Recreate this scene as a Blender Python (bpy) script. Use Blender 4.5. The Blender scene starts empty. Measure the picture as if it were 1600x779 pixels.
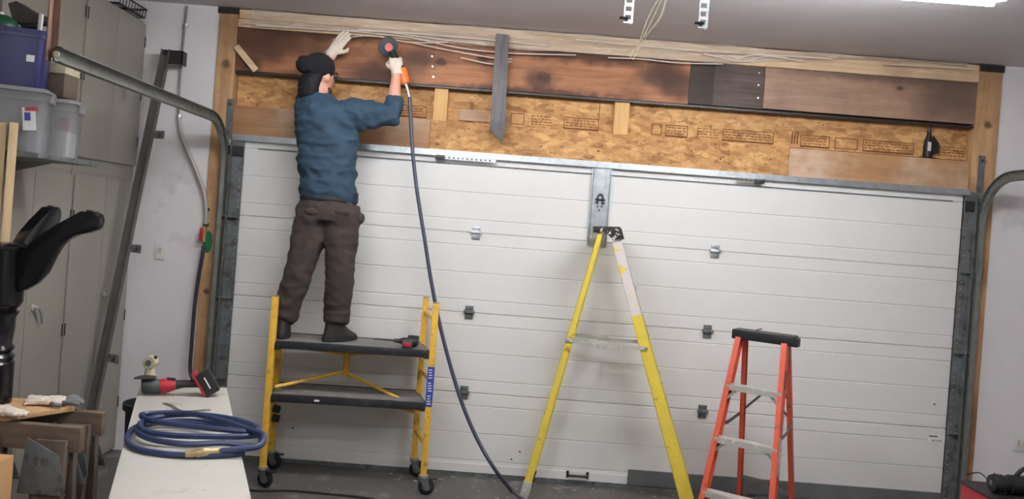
import bpy, bmesh, math, random
from mathutils import Vector, Matrix, Euler, noise
random.seed(7)
R = math.radians
SC = bpy.context.scene
COL = SC.collection

# ------------------------------------------------------------------ camera
TH = math.atan(.0755); CT, ST = math.cos(TH), math.sin(TH)
FOC, DIST, EYE, CU, CV = 1270.0, 5.43, 1.69, 770.0, 350.0
cam = bpy.data.cameras.new('camera'); cam_o = bpy.data.objects.new('camera', cam); COL.objects.link(cam_o)
cam.sensor_fit = 'HORIZONTAL'; cam.sensor_width = 36; cam.lens = FOC / 1600 * 36
cam.shift_x = (800 - CU) / 1600; cam.shift_y = (CV - 389.5) / 1600
cam.clip_start = .05
cam_o.matrix_world = Matrix(((CT, -ST, 0, 0), (0, 0, -1, -DIST), (ST, CT, 0, EYE), (0, 0, 0, 1)))
SC.camera = cam_o

# ------------------------------------------------------------------ world, lamps, exposure
w = bpy.data.worlds.new('world'); SC.world = w; w.use_nodes = True
w.node_tree.nodes['Background'].inputs[0].default_value = (.5, .5, .55, 1)
w.node_tree.nodes['Background'].inputs[1].default_value = .05
SC.view_settings.view_transform = 'Standard'; SC.view_settings.look = 'None'
SC.view_settings.gamma = 1; SC.view_settings.use_curve_mapping = False
SC.view_settings.exposure = 0.3
TUBE_W = 46.0                      # radiance of the fluorescent tubes
LAMPS = [(1.58, -1.80, 2.85, 1.0, 1.9), (-.55, -1.72, 2.85, 1.0, 1.6), (2.1, -4.4, 2.84, 1.0, .4), (-1.3, -5.0, 2.84, 1.0, .9), (.2, -3.7, 2.84, 1.0, .8)]


def P(u, v, Y=0.0):
    """a point of the place: the photo's pixel u, v at the plane y = Y"""
    d = Y + DIST; a = (u - CU) / FOC; b = (v - CV) / FOC
    return Vector(((a * CT + b * ST) * d, Y, EYE + (a * ST - b * CT) * d))


def FL(u, v, Z=0.0):
    """a point of the place: the photo's pixel u, v on the level z = Z"""
    a = (u - CU) / FOC; b = (v - CV) / FOC
    d = (Z - EYE) / (a * ST - b * CT)
    return Vector(((a * CT + b * ST) * d, d - DIST, Z))


# ------------------------------------------------------------------ materials
def lin(c):
    c = c / 255
    return c / 12.92 if c <= .04045 else ((c + .055) / 1.055) ** 2.4


def col(r, g, b, k=1.0):
    return (min(lin(r) * k, .95), min(lin(g) * k, .95), min(lin(b) * k, .95), 1)


class NT:
    def __init__(s, name):
        s.m = bpy.data.materials.new(name); s.m.use_nodes = True
        s.t = s.m.node_tree; s.n = s.t.nodes; s.b = s.n['Principled BSDF']

    def add(s, typ, **kw):
        nd = s.n.new(typ)
        for k, v in kw.items():
            if k.startswith('i_'):
                key = k[2:]
                nd.inputs[int(key) if key.isdigit() else key].default_value = v
            else:
                setattr(nd, k, v)
        return nd

    def ln(s, a, b): s.t.links.new(a, b)

    def coords(s, scale=(1, 1, 1), rot=(0, 0, 0)):
        tc = s.add('ShaderNodeTexCoord'); mp = s.add('ShaderNodeMapping')
        mp.inputs['Scale'].default_value = scale; mp.inputs['Rotation'].default_value = rot
        s.ln(tc.outputs['Object'], mp.inputs[0]); return mp.outputs[0]

    def noise(s, co, scale, detail=4, rough=.55, dist=0):
        nd = s.add('ShaderNodeTexNoise'); s.ln(co, nd.inputs['Vector'])
        nd.inputs['Scale'].default_value = scale; nd.inputs['Detail'].default_value = detail
        nd.inputs['Roughness'].default_value = rough; nd.inputs['Distortion'].default_value = dist
        return nd.outputs[0]

    def ramp(s, fac, stops):
        r = s.add('ShaderNodeValToRGB'); e = r.color_ramp.elements
        while len(e) < len(stops): e.new(.5)
        for i, (p, c) in enumerate(stops):
            e[i].position = p; e[i].color = c if isinstance(c, tuple) else (c, c, c, 1)
        s.ln(fac, r.inputs[0]); return r.outputs[0]

    def mix(s, fac, a, b, mode='MIX'):
        m = s.add('ShaderNodeMix'); m.data_type = 'RGBA'; m.blend_type = mode
        for sock, v in ((m.inputs['Factor'], fac), (m.inputs[6], a), (m.inputs[7], b)):
            if hasattr(v, 'links') or hasattr(v, 'is_output'): s.ln(v, sock)
            else: sock.default_value = v
        return m.outputs[2]

    def bump(s, h, strength=.3, dist=.01):
        b = s.add('ShaderNodeBump'); b.inputs['Strength'].default_value = strength; b.inputs['Distance'].default_value = dist
        s.ln(h, b.inputs['Height']); s.ln(b.outputs[0], s.b.inputs['Normal'])

    def base(s, c):
        if isinstance(c, tuple): s.b.inputs['Base Color'].default_value = c
        else: s.ln(c, s.b.inputs['Base Color'])


def plain(name, c, rough=.5, metal=0.0, var=.12, scale=20, bump=.0, dirt=None, dirt_amt=.5, dirt_scale=8, aniso=(1, 1, 1)):
    t = NT(name); co = t.coords(aniso)
    n = t.noise(co, scale)
    dark = tuple(x * (1 - var) for x in c[:3]) + (1,); lite = tuple(min(1, x * (1 + var)) for x in c[:3]) + (1,)
    out = t.ramp(n, [(.3, dark), (.7, lite)])
    if dirt:
        n2 = t.noise(co, dirt_scale, 6, .65)
        f = t.ramp(n2, [(.62 - dirt_amt * .3, 0.0), (.72 - dirt_amt * .2, 1.0)])
        out = t.mix(f, out, dirt)
    t.base(out)
    t.b.inputs['Roughness'].default_value = rough; t.b.inputs['Metallic'].default_value = metal
    if bump: t.bump(t.noise(co, scale * 3, 5), bump, .004)
    return t.m


def wood(name, light, dark, grain_axis=0, scale=1.0, stain=None, stain_amt=.5, rough=.7, knots=(), knot_col=None, patches=()):
    """grain runs along grain_axis; knots and patches are tinted spots placed by (x, z, radius)"""
    t = NT(name)
    sc = [14.0, 14.0, 14.0]; sc[grain_axis] = 1.0
    co = t.coords(tuple(a * scale for a in sc)); flat = t.coords((1, 1, 1))
    g = t.noise(co, 2.2, 7, .6, .6)
    fine = t.noise(co, 9, 4, .7)
    out = t.ramp(g, [(.3, dark), (.5, tuple((a + b) / 2 for a, b in zip(light, dark))), (.68, light)])
    out = t.mix(.25, out, t.ramp(fine, [(.3, dark), (.7, light)]))
    if stain:
        f = t.ramp(t.noise(flat, 2.6, 6, .6), [(.5 - stain_amt * .12, 0.0), (.66 - stain_amt * .08, 1.0)])
        f2 = t.add('ShaderNodeMath', operation='MULTIPLY'); t.ln(f, f2.inputs[0]); f2.inputs[1].default_value = min(1, stain_amt + .2)
        out = t.mix(f2.outputs[0], out, stain)
    for lst, c in ((knots, knot_col or tuple(a * .22 for a in dark[:3]) + (1,)), (patches, stain or dark)):
        for k in lst:
            x, z, r = k[0], k[1], k[2]
            sub = t.add('ShaderNodeVectorMath', operation='SUBTRACT'); tc = t.add('ShaderNodeTexCoord')
            nn = t.add('ShaderNodeTexNoise'); nn.inputs['Scale'].default_value = 1.1 / r * .5
            t.ln(tc.outputs['Object'], nn.inputs['Vector'])
            t.ln(tc.outputs['Object'], sub.inputs[0]); sub.inputs[1].default_value = (x, 0, z)
            ml = t.add('ShaderNodeVectorMath', operation='MULTIPLY'); t.ln(sub.outputs[0], ml.inputs[0])
            ml.inputs[1].default_value = (k[3] if len(k) > 3 else .7, 0, 1)
            le = t.add('ShaderNodeVectorMath', operation='LENGTH'); t.ln(ml.outputs[0], le.inputs[0])
            ad = t.add('ShaderNodeMath', operation='MULTIPLY_ADD'); t.ln(nn.outputs[0], ad.inputs[0])
            ad.inputs[1].default_value = r * 1.4; t.ln(le.outputs['Value'], ad.inputs[2])
            f = t.ramp(ad.outputs[0], [(0, 1.0), (min(.95, r * 1.25), .85), (min(1, r * 2.0), 0.0)])
            out = t.mix(f, out, c)
    t.base(out); t.b.inputs['Roughness'].default_value = rough
    t.bump(g, .25, .004)
    return t.m


def osb(name):
    t = NT(name)
    co = t.coords((1, 1, 2.2)); co2 = t.coords((1, 1, 2.0), (0, R(35), 0))
    def flakes(c, s):
        v = t.add('ShaderNodeTexVoronoi'); v.feature = 'F1'; v.inputs['Scale'].default_value = s; v.inputs['Randomness'].default_value = 1
        nn = t.add('ShaderNodeVectorMath', operation='ADD'); t.ln(c, nn.inputs[0])
        nz = t.add('ShaderNodeTexNoise'); nz.inputs['Scale'].default_value = 9; t.ln(c, nz.inputs['Vector'])
        sc_ = t.add('ShaderNodeVectorMath', operation='SCALE'); t.ln(nz.outputs['Color'], sc_.inputs[0]); sc_.inputs['Scale'].default_value = .12
        t.ln(sc_.outputs[0], nn.inputs[1]); t.ln(nn.outputs[0], v.inputs['Vector'])
        s_ = t.add('ShaderNodeSeparateColor'); t.ln(v.outputs['Color'], s_.inputs[0]); return s_.outputs[0], v.outputs['Distance']
    a, da = flakes(co, 11); b, db = flakes(co2, 20)
    L, M_, D = col(222, 174, 116, 1.05), col(188, 138, 84), col(138, 92, 54)
    c1 = t.ramp(a, [(.0, D), (.18, M_), (.55, M_), (.8, L), (1, L)])
    c2 = t.ramp(b, [(.0, D), (.3, M_), (.8, L)])
    out = t.mix(.45, c1, c2)
    grain = t.noise(t.coords((4, 4, 30)), 5, 4)
    out = t.mix(t.ramp(grain, [(.35, .25), (.6, .0)]), out, D)
    spots = t.ramp(t.noise(t.coords((1, 1, 1.4)), 30, 3, .6), [(.66, 0.0), (.70, 1.0)])
    out = t.mix(spots, out, col(96, 60, 34))
    wear = t.ramp(t.noise(t.coords((.5, 1, .8)), 2.5, 5), [(.45, 0.0), (.7, .6)])
    out = t.mix(wear, out, col(140, 95, 60))
    t.base(out); t.b.inputs['Roughness'].default_value = .75
    t.bump(da, .5, .006)
    return t.m


def glass_mat(name, c, alpha=.35, rough=.2):
    t = NT(name); t.base(c)
    t.b.inputs['Roughness'].default_value = rough; t.b.inputs['Alpha'].default_value = alpha
    return t.m


def speckled(name, base_c, spot_c, scale=40, thr=.55, rough=.5, aniso=(1, 1, 1), soft=.04):
    t = NT(name); co = t.coords(aniso); n = t.noise(co, scale, 5, .6)
    t.base(t.mix(t.ramp(n, [(thr, 0.0), (thr + soft, 1.0)]), base_c, spot_c))
    t.b.inputs['Roughness'].default_value = rough; return t.m


def emit(name, c, s):
    t = NT(name); t.base((0.9, .9, .9, 1))
    t.b.inputs['Emission Color'].default_value = c; t.b.inputs['Emission Strength'].default_value = s; return t.m


M = {}
M['drywall'] = plain('drywall_paint', col(236, 231, 231), .8, 0, .03, 3, .05, col(212, 206, 206), .12, 1.7)
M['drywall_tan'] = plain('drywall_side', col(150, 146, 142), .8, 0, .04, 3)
M['ceiling'] = plain('ceiling_paint', col(214, 210, 214), .75, 0, .05, 2.2, .03)
M['door'] = plain('door_paint', col(228, 226, 222, 1.02), .45, 0, .02, 3, .03)
M['door_gap'] = plain('seam_rubber', col(140, 138, 134), .8)
M['galv'] = plain('galvanised_steel', col(196, 202, 206), .33, .85, .15, 25)
M['galv_dull'] = plain('weathered_galvanised', col(112, 116, 116), .55, .35, .22, 14, .05, col(78, 80, 80), .35, 16)
M['track'] = plain('track_steel', col(122, 123, 117), .42, .35, .18, 20)
M['rust'] = plain('rust_brown_steel', col(128, 98, 84), .6, .3, .2, 12)
M['darksteel'] = plain('dark_steel', col(62, 60, 60), .45, .6, .2, 30)
M['lean_steel'] = plain('aged_grey_steel', col(94, 89, 85), .5, .1, .2, 12, .05)
M['cabinet'] = plain('cabinet_enamel', col(152, 147, 137), .42, .0, .04, 3)
M['cab_gap'] = plain('cabinet_gap', col(40, 38, 36), .8)
M['chrome'] = plain('chrome', col(214, 214, 210), .25, .6, .05)
M['white'] = plain('white_plastic', col(232, 230, 226), .4, 0, .04)
M['pipe_white'] = plain('grey_white_pipe', col(176, 172, 168), .4, .1, .06)
M['black'] = plain('black_plastic', col(30, 30, 32), .45, 0, .2)
M['rubber'] = plain('black_rubber', col(26, 26, 28), .7, 0, .2)
M['black_lacquer'] = plain('black_lacquer', col(16, 16, 20), .22, 0, .2)
M['hose'] = plain('slate_blue_hose', col(66, 72, 86), .45, 0, .12, 30)
M['hose_blue'] = plain('blue_hose', col(44, 56, 92), .4, 0, .15, 30)
M['hose_dark'] = plain('dark_navy_hose', col(44, 42, 54), .5, 0, .12, 30)
M['brass'] = plain('brass', col(178, 158, 112), .35, .5, .1)
M['red'] = plain('red_plastic', col(176, 34, 46), .4, 0, .12)
M['green_paint'] = plain('green_paint', col(24, 118, 70), .6)
M['tool_grey'] = plain('tool_grey_green', col(70, 82, 80), .45, .1, .15)
M['cream'] = plain('cream_plastic', col(206, 198, 168), .5, 0, .1, 40, .0, col(140, 130, 100), .2, 30)
M['orange'] = plain('orange_plastic', col(232, 118, 52), .4, 0, .08)
M['yellow_steel'] = plain('yellow_enamel', col(236, 184, 66, 1.0), .4, 0, .08, 20, .0, col(150, 104, 30), .18, 22)
M['deck_top'] = plain('scuffed_deck', col(122, 119, 116), .7, 0, .15, 15, .05, col(160, 156, 150), .2, 9)
M['deck_edge'] = plain('black_deck_edge', col(34, 34, 36), .5, 0, .2, 20, .0, col(70, 68, 66), .15, 20)
M['shoe'] = plain('dark_boot', col(38, 34, 33), .6, 0, .2, 30)
M['shirt'] = plain('teal_work_shirt', col(42, 64, 82, 1.0), .85, 0, .12, 9, .15)
M['shirt_dark'] = plain('dark_navy_tail', col(26, 34, 54), .85)
M['pants'] = plain('brown_work_trousers', col(62, 52, 48, 1.0), .9, 0, .14, 8, .2)
M['pocket'] = plain('brown_pocket_patch', col(66, 55, 51), .9, 0, .1)
M['skin'] = plain('skin', col(214, 160, 136), .5, 0, .06, 20)
M['hair'] = plain('black_hair', col(16, 15, 20), .8, 0, .3, 60)
M['beard'] = plain('brown_beard', col(84, 58, 50), .9, 0, .2, 60)
M['beanie'] = plain('black_knit', col(18, 18, 25), .95, 0, .25, 90, .4)
M['glove'] = plain('pale_work_glove', col(226, 212, 196), .85, 0, .08, 30, .2)
M['glove_grey'] = plain('grey_glove_palm', col(112, 112, 112), .8, 0, .15, 30)
M['bluebin'] = plain('blue_tote_plastic', col(34, 36, 92), .38, 0, .06)
M['green_lid'] = plain('green_plastic', col(22, 74, 48), .4)
M['clear'] = glass_mat('clear_tote_plastic', col(190, 192, 194), .34, .2)
M['clear_lid'] = glass_mat('clear_lid_plastic', col(196, 196, 196), .6, .3)
M['card'] = plain('cardboard', col(196, 152, 104), .85, 0, .05, 8)
M['card_dark'] = plain('brown_carton', col(104, 90, 78), .85, 0, .05, 8)
M['grey_canvas'] = plain('dark_grey_case', col(74, 68, 66), .8, 0, .1)
M['bench'] = plain('white_bench_top', col(196, 192, 182), .5, 0, .04, 5, .02, col(168, 156, 134), .14, 5)
M['plastic_sheet'] = glass_mat('vapour_barrier_plastic', col(236, 226, 216), .34, .22)
M['fold_shine'] = glass_mat('fold_with_painted_shine', col(240, 232, 224), .7, .15)
M['wire'] = plain('pale_wire', col(214, 200, 170), .5, 0, .1)
M['ink'] = plain('stamp_ink', col(112, 70, 42), .9, 0, .1)
M['paper'] = plain('white_sticker', col(236, 236, 234), .6, 0, .02)
M['ladder_yellow'] = plain('yellow_fibreglass', col(232, 206, 78, 1.0), .45, 0, .07, 12, .0, col(150, 128, 60), .1, 12)
M['ladder_paint'] = speckled('paint_spattered_yellow', col(232, 206, 78), col(222, 212, 206), 14, .38, .6)
M['cap_paint'] = speckled('paint_spattered_cap', col(34, 32, 30), col(206, 200, 196), 34, .56, .6)
M['ladder_orange'] = plain('orange_fibreglass', col(206, 84, 58, 1.0), .45, 0, .07, 14, .0, col(150, 66, 44), .08, 14)
M['alu'] = plain('dull_aluminium', col(196, 194, 184), .42, .35, .1, 18, .0, col(230, 228, 222), .22, 22)
M['alu_dark'] = plain('dark_aluminium', col(116, 114, 108), .45, .4, .1, 18)
M['label_blue'] = plain('blue_label', col(50, 66, 150), .5)
M['plate_grey'] = plain('grey_steel_plate', col(106, 108, 108), .6, .1, .12, 8)
M['beam'] = wood('header_beam_wood', col(192, 132, 92), col(134, 86, 58), 0, .8, col(72, 44, 34), .22, .65,
                 knots=[(P(850, 121)[0], P(850, 121)[2], .035), (P(1043, 121)[0], P(1043, 121)[2], .04), (P(755, 92)[0], P(755, 92)[2], .03), (P(688, 97)[0], P(688, 97)[2], .03)],
                 patches=[(-1.62, 2.80, .13, .35), (-.85, 2.63, .09, .5), (P(845, 125)[0], P(845, 125)[2], .08), (P(1030, 118)[0], P(1030, 118)[2], .11), (.55, 2.86, .06, .1), (-1.2, 2.87, .05, .12), (-.6, 2.75, .10, .8), (-1.72, 2.64, .07, .7), (.2, 2.59, .03, .05), (1.15, 2.70, .10, .8)])
M['beam_right'] = wood('right_header_wood', col(176, 142, 118), col(142, 110, 90), 0, .8, col(108, 86, 76), .35, .6,
                       knots=[(P(1405, 138)[0], P(1405, 138)[2], .018)], patches=[(2.6, 2.87, .05, .08), (3.0, 2.75, .14, .6)])
M['beam_dark'] = wood('dark_header_wood', col(108, 92, 84), col(66, 54, 50), 0, .8, col(50, 40, 38), .3)
M['beam_dark2'] = wood('darker_header_wood', col(72, 58, 52), col(50, 40, 36), 0, .8, col(36, 28, 26), .3)
M['low_board'] = wood('pale_brown_board', col(192, 148, 106), col(158, 114, 76), 0, .5, col(226, 206, 182), .3, .5)
M['low_board_left'] = wood('dusty_brown_board', col(184, 142, 104), col(146, 102, 66), 0, .5, col(206, 190, 168), .25, .55)
M['osb'] = osb('osb_board')
M['pine'] = wood('pine_block', col(232, 190, 130), col(206, 158, 98), 2, 1)
M['pine_x'] = wood('pine_plate', col(232, 206, 172, 1.1), col(206, 172, 132), 0, 1, col(180, 150, 126), .4)
M['post'] = wood('door_post_wood', col(214, 174, 130), col(178, 134, 92), 2, .6, col(122, 86, 60), .35, .7,
                 knots=[(-1.85, 2.62, .03, 1), (3.24, 2.6, .025, 1), (3.23, 2.35, .02, 1), (-1.87, 1.1, .02, 1)])
M['grey_wood'] = wood('weathered_grey_wood', col(128, 124, 124), col(88, 84, 86), 2, 1.2, col(68, 66, 70), .4, .8)
M['ply'] = wood('plywood_offcut', col(214, 176, 128), col(186, 144, 98), 0, .6)
M['saw_wood'] = wood('old_lumber', col(136, 116, 98), col(98, 80, 66), 0, 1, col(76, 66, 58), .4)
M['saw_leg'] = wood('old_lumber_leg', col(128, 112, 98), col(92, 78, 68), 2, 1, col(72, 62, 56), .4)
M['stud_face'] = wood('rough_lumber', col(230, 204, 160), col(198, 166, 122), 2, 1)
M['floor'] = plain('concrete_floor', col(88, 85, 81), .55, 0, .14, 4, .08, col(128, 124, 120), .22, 5)
M['tote_item'] = plain('stored_goods', col(214, 206, 202), .6, 0, .1)
M['tote_dark'] = plain('stored_dark_goods', col(66, 68, 76), .6)


# ------------------------------------------------------------------ mesh helpers
class MB:
    def __init__(s): s.b = bmesh.new()

    def box(s, c, size, rot=None, taper=None):
        m = Matrix.Translation(c)
        if rot is not None: m = m @ (rot.to_4x4() if isinstance(rot, Matrix) else Euler(rot).to_matrix().to_4x4())
        vs = bmesh.ops.create_cube(s.b, size=1)['verts']
        for v in vs:
            k = 1 if taper is None or v.co.z > 0 else taper
            v.co = m @ Vector((v.co.x * size[0] * k, v.co.y * size[1] * k, v.co.z * size[2]))
        return s

    def span(s, x0, x1, y0, y1, z0, z1):
        return s.box(((x0 + x1) / 2, (y0 + y1) / 2, (z0 + z1) / 2), (abs(x1 - x0), abs(y1 - y0), abs(z1 - z0)))

    def bar(s, p, q, w_, h_, up=(0, 1, 0)):
        """box from p to q; h_ is measured along 'up'"""
        p, q = Vector(p), Vector(q); d = (q - p); L = d.length; z = d / L
        u = Vector(up); x = u.cross(z)
        if x.length < 1e-4: x = Vector((1, 0, 0)).cross(z)
        x.normalize(); y = z.cross(x)
        return s.box((p + q) / 2, (w_, h_, L), Matrix((x, y, z)).transposed())

    def tube(s, pts, r, seg=10, cap=True, flat=None):
        pts = [Vector(p) for p in pts]; n = len(pts)
        rr = r if isinstance(r, (list, tuple)) else [r] * n
        rings = []; prev = None
        for i in range(n):
            t = (pts[min(i + 1, n - 1)] - pts[max(i - 1, 0)])
            t = t.normalized() if t.length > 1e-9 else Vector((0, 0, 1))
            if prev is None:
                a = Vector((0, 0, 1)) if abs(t.z) < .9 else Vector((1, 0, 0)); x = a.cross(t).normalized()
            else:
                x = (prev - t * prev.dot(t))
                x = x.normalized() if x.length > 1e-6 else prev
            prev = x; y = t.cross(x)
            r_ = rr[i]; ra, rb = r_ if isinstance(r_, (tuple, list)) else (r_, r_)
            rings.append([s.b.verts.new(pts[i] + x * math.cos(2 * math.pi * k / seg) * ra + y * math.sin(2 * math.pi * k / seg) * rb) for k in range(seg)])
        for i in range(n - 1):
            for k in range(seg):
                s.b.faces.new((rings[i][k], rings[i][(k + 1) % seg], rings[i + 1][(k + 1) % seg], rings[i + 1][k]))
        if cap:
            s.b.faces.new(rings[0][::-1]); s.b.faces.new(rings[-1])
        return s

    def loft(s, secs, seg=20, up=(0, 1, 0)):
        """secs: (centre, rx, ry, [x axis]) horizontal-ish ellipses joined in order"""
        rings = []
        for sec in secs:
            c, rx, ry = Vector(sec[0]), sec[1], sec[2]
            xa = Vector(sec[3]).normalized() if len(sec) > 3 else Vector((1, 0, 0))
            ya = Vector(sec[4]).normalized() if len(sec) > 4 else Vector((0, 0, 1)).cross(xa)
            rings.append([s.b.verts.new(c + xa * rx * math.cos(2 * math.pi * k / seg) + ya * ry * math.sin(2 * math.pi * k / seg)) for k in range(seg)])
        for i in range(len(rings) - 1):
            for k in range(seg):
                s.b.faces.new((rings[i][k], rings[i][(k + 1) % seg], rings[i + 1][(k + 1) % seg], rings[i + 1][k]))
        s.b.faces.new(rings[0][::-1]); s.b.faces.new(rings[-1])
        return s

    def ball(s, c, r, seg=16, rot=None):
        r = (r, r, r) if isinstance(r, (int, float)) else r
        m = Matrix.Translation(c)
        if rot is not None: m = m @ Euler(rot).to_matrix().to_4x4()
        m = m @ Matrix.Diagonal((r[0], r[1], r[2], 1))
        bmesh.ops.create_uvsphere(s.b, u_segments=seg, v_segments=max(6, seg // 2 + 2), radius=1, matrix=m); return s

    def cyl(s, p, q, r, seg=16, r2=None):
        return s.tube([p, q], [r, r if r2 is None else r2], seg)

    def lathe(s, prof, c=(0, 0, 0), seg=24, axis=None, cap=True):
        """prof: (radius, height) about a vertical axis at c, or about 'axis'"""
        c = Vector(c); z = Vector(axis).normalized() if axis is not None else Vector((0, 0, 1))
        a = Vector((1, 0, 0)) if abs(z.x) < .9 else Vector((0, 1, 0)); x = (a - z * a.dot(z)).normalized(); y = z.cross(x)
        rings = [[s.b.verts.new(c + z * h + (x * math.cos(2 * math.pi * k / seg) + y * math.sin(2 * math.pi * k / seg)) * max(r, 1e-4)) for k in range(seg)] for r, h in prof]
        for i in range(len(rings) - 1):
            for k in range(seg):
                s.b.faces.new((rings[i][k], rings[i][(k + 1) % seg], rings[i + 1][(k + 1) % seg], rings[i + 1][k]))
        if cap:
            s.b.faces.new(rings[0][::-1]); s.b.faces.new(rings[-1])
        return s

    def prism(s, poly, off):
        """a flat polygon of 3-D points given thickness by the vector off"""
        off = Vector(off); a = [s.b.verts.new(Vector(p)) for p in poly]; b = [s.b.verts.new(Vector(p) + off) for p in poly]
        n = len(a)
        s.b.faces.new(a); s.b.faces.new(b[::-1])
        for i in range(n): s.b.faces.new((a[i], b[i], b[(i + 1) % n], a[(i + 1) % n]))
        return s

    def build(s, name, mat, parent=None, bevel=0.0, smooth=False, label=None):
        bmesh.ops.recalc_face_normals(s.b, faces=s.b.faces)
        if bevel > 0:
            es = [e for e in s.b.edges if len(e.link_faces) == 2 and e.calc_face_angle(0) > .6]
            bmesh.ops.bevel(s.b, geom=es, offset=bevel, segments=2, profile=.6, affect='EDGES', clamp_overlap=True)
        if smooth or bevel:
            for f in s.b.faces: f.smooth = True
            for e in s.b.edges:
                if len(e.link_faces) == 2 and e.calc_face_angle(0) > .7: e.smooth = False
        me = bpy.data.meshes.new(name); s.b.to_mesh(me); s.b.free()
        o = bpy.data.objects.new(name, me); COL.objects.link(o); me.materials.append(mat)
        if parent is not None:
            o.parent = parent
            # geometry is written in place coordinates: bring it into the parent's frame
            inv = world_of(parent).inverted()
            me.transform(inv)
        if label: o['label'] = label
        return o


def world_of(o):
    m = Matrix.LocRotScale(o.location, o.rotation_euler, o.scale)
    return m if o.parent is None else world_of(o.parent) @ m


def tag(o, label, cat=None, group=None, kind=None):
    o['label'] = label
    if cat: o['category'] = cat
    if group: o['group'] = group
    if kind: o['kind'] = kind
    return o


def thing(name, label, cat, loc=(0, 0, 0), group=None, kind=None, rotz=0):
    o = bpy.data.objects.new(name, None); COL.objects.link(o); o.location = loc; o.rotation_euler = (0, 0, rotz)
    o.empty_display_size = .1
    return tag(o, label, cat, group, kind)


def local(o):
    """a function that turns a thing's own coordinates into the place's"""
    m = world_of(o)
    return lambda x, y, z: m @ Vector((x, y, z))


def copy_tree(o, parent=None):
    c = o.copy(); COL.objects.link(c); c.parent = parent
    for ch in list(o.children): copy_tree(ch, c)
    return c


def bez(pts, n=12):
    """Catmull-Rom through points"""
    pts = [Vector(p) for p in pts]; out = []
    q = [pts[0] * 2 - pts[1]] + pts + [pts[-1] * 2 - pts[-2]]
    for i in range(1, len(q) - 2):
        for k in range(n):
            t = k / n; a, b, c, d = q[i - 1], q[i], q[i + 1], q[i + 2]
            out.append(.5 * ((2 * b) + (c - a) * t + (2 * a - 5 * b + 4 * c - d) * t * t + (3 * b - a - 3 * c + d) * t ** 3))
    out.append(pts[-1]); return out


def organic(mb, name, mat, parent, voxel=.012, smooth=6, disp=0.0, dscale=.12, label=None):
    """fuses overlapping forms into one continuous skin"""
    me = bpy.data.meshes.new(name); bmesh.ops.recalc_face_normals(mb.b, faces=mb.b.faces); mb.b.to_mesh(me); mb.b.free()
    o = bpy.data.objects.new(name, me); COL.objects.link(o)
    md = o.modifiers.new('r', 'REMESH'); md.mode = 'VOXEL'; md.voxel_size = voxel; md.use_smooth_shade = True
    sm = o.modifiers.new('s', 'SMOOTH'); sm.iterations = smooth; sm.factor = .5
    dg = bpy.context.evaluated_depsgraph_get(); dg.update()
    me2 = bpy.data.meshes.new_from_object(o.evaluated_get(dg)); o.modifiers.clear(); o.data = me2; bpy.data.meshes.remove(me)
    if disp:
        ns = [v.normal.copy() for v in me2.vertices]
        for v, n_ in zip(me2.vertices, ns):
            p = v.co
            f = noise.noise(Vector((p.x / dscale, p.y / dscale, p.z / (dscale * .55)))) + .5 * noise.noise(Vector((p.x * 2.3 / dscale + p.z * 1.5 / dscale, p.y * 2 / dscale, p.z * 2 / dscale)))
            rid = 1 - abs(noise.noise(Vector((p.x * .9 / dscale + 7, p.y / dscale, p.z * 1.6 / dscale)))) * 2.4
            v.co = p + n_ * disp * (f * .7 + max(rid, 0) * .6)
    me2.name = name; me2.materials.clear(); me2.materials.append(mat)
    for f in me2.polygons: f.use_smooth = True
    if parent is not None:
        o.parent = parent; me2.transform(world_of(parent).inverted())
    if label: o['label'] = label
    return o


def mark(mb, x0, x1, z0, z1, y, t=.0012): mb.span(x0, x1, y - t, y, z0, z1)


# ================================================================== THE SETTING
floor = MB().span(-3.1, 4.9, -7.4, .6, -.1, 0).build('floor', M['floor']); tag(floor, 'dusty grey concrete garage floor', kind='structure')
ceil = MB().span(-3.1, 4.9, -7.4, .3, 3.0, 3.08).build('ceiling', M['ceiling']); tag(ceil, 'smooth painted grey garage ceiling', kind='structure')
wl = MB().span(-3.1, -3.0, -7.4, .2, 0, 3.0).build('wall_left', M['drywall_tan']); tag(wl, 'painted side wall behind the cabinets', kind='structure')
wr = MB().span(4.7, 4.8, -7.4, .2, 0, 3.0).build('wall_right', M['drywall']); tag(wr, 'painted side wall at the right', kind='structure')
wf = MB().span(-3.0, 4.7, -7.4, -7.3, 0, 3.0).build('wall_front', M['drywall']); tag(wf, 'painted wall behind the viewer', kind='structure')

wb = thing('wall_back', 'garage door wall with opened up header framing between painted drywall', None, (0, 0, 0), kind='structure')
MB().span(-3.0, -1.92, .0, .1, 0, 3.0).build('drywall_panel', M['drywall'], wb)
MB().span(3.31, 4.7, .0, .1, 0, 3.0).build('drywall_panel', M['drywall'], wb)
MB().span(-1.9, 3.33, .13, .2, 2.0, 3.0).build('outer_sheathing', M['osb'], wb)
MB().span(-1.9, 3.33, .13, .2, 0, 2.0).build('outer_backing', M['plate_grey'], wb)
pl = MB().span(-1.92, -1.795, -.012, .11, 0, 2.985).build('door_post', M['post'], wb, .003, label='left wooden post of the door opening with a green paint smear')
MB().ball((-1.885, -.013, 1.43), (.03, .002, .075), 14).build('paint_smear', M['green_paint'], pl, label='green paint smear')
MB().span(3.155, 3.315, -.012, .11, 0, 2.985).build('door_post', M['post'], wb, .003, label='right wooden post of the door opening')
MB().span(-1.93, -1.79, -.02, -.012, 2.955, 2.995).build('post_cap_plate', M['darksteel'], wb)
MB().span(3.16, 3.32, -.02, -.012, 2.95, 2.995).build('post_cap_plate', M['darksteel'], wb)
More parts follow.
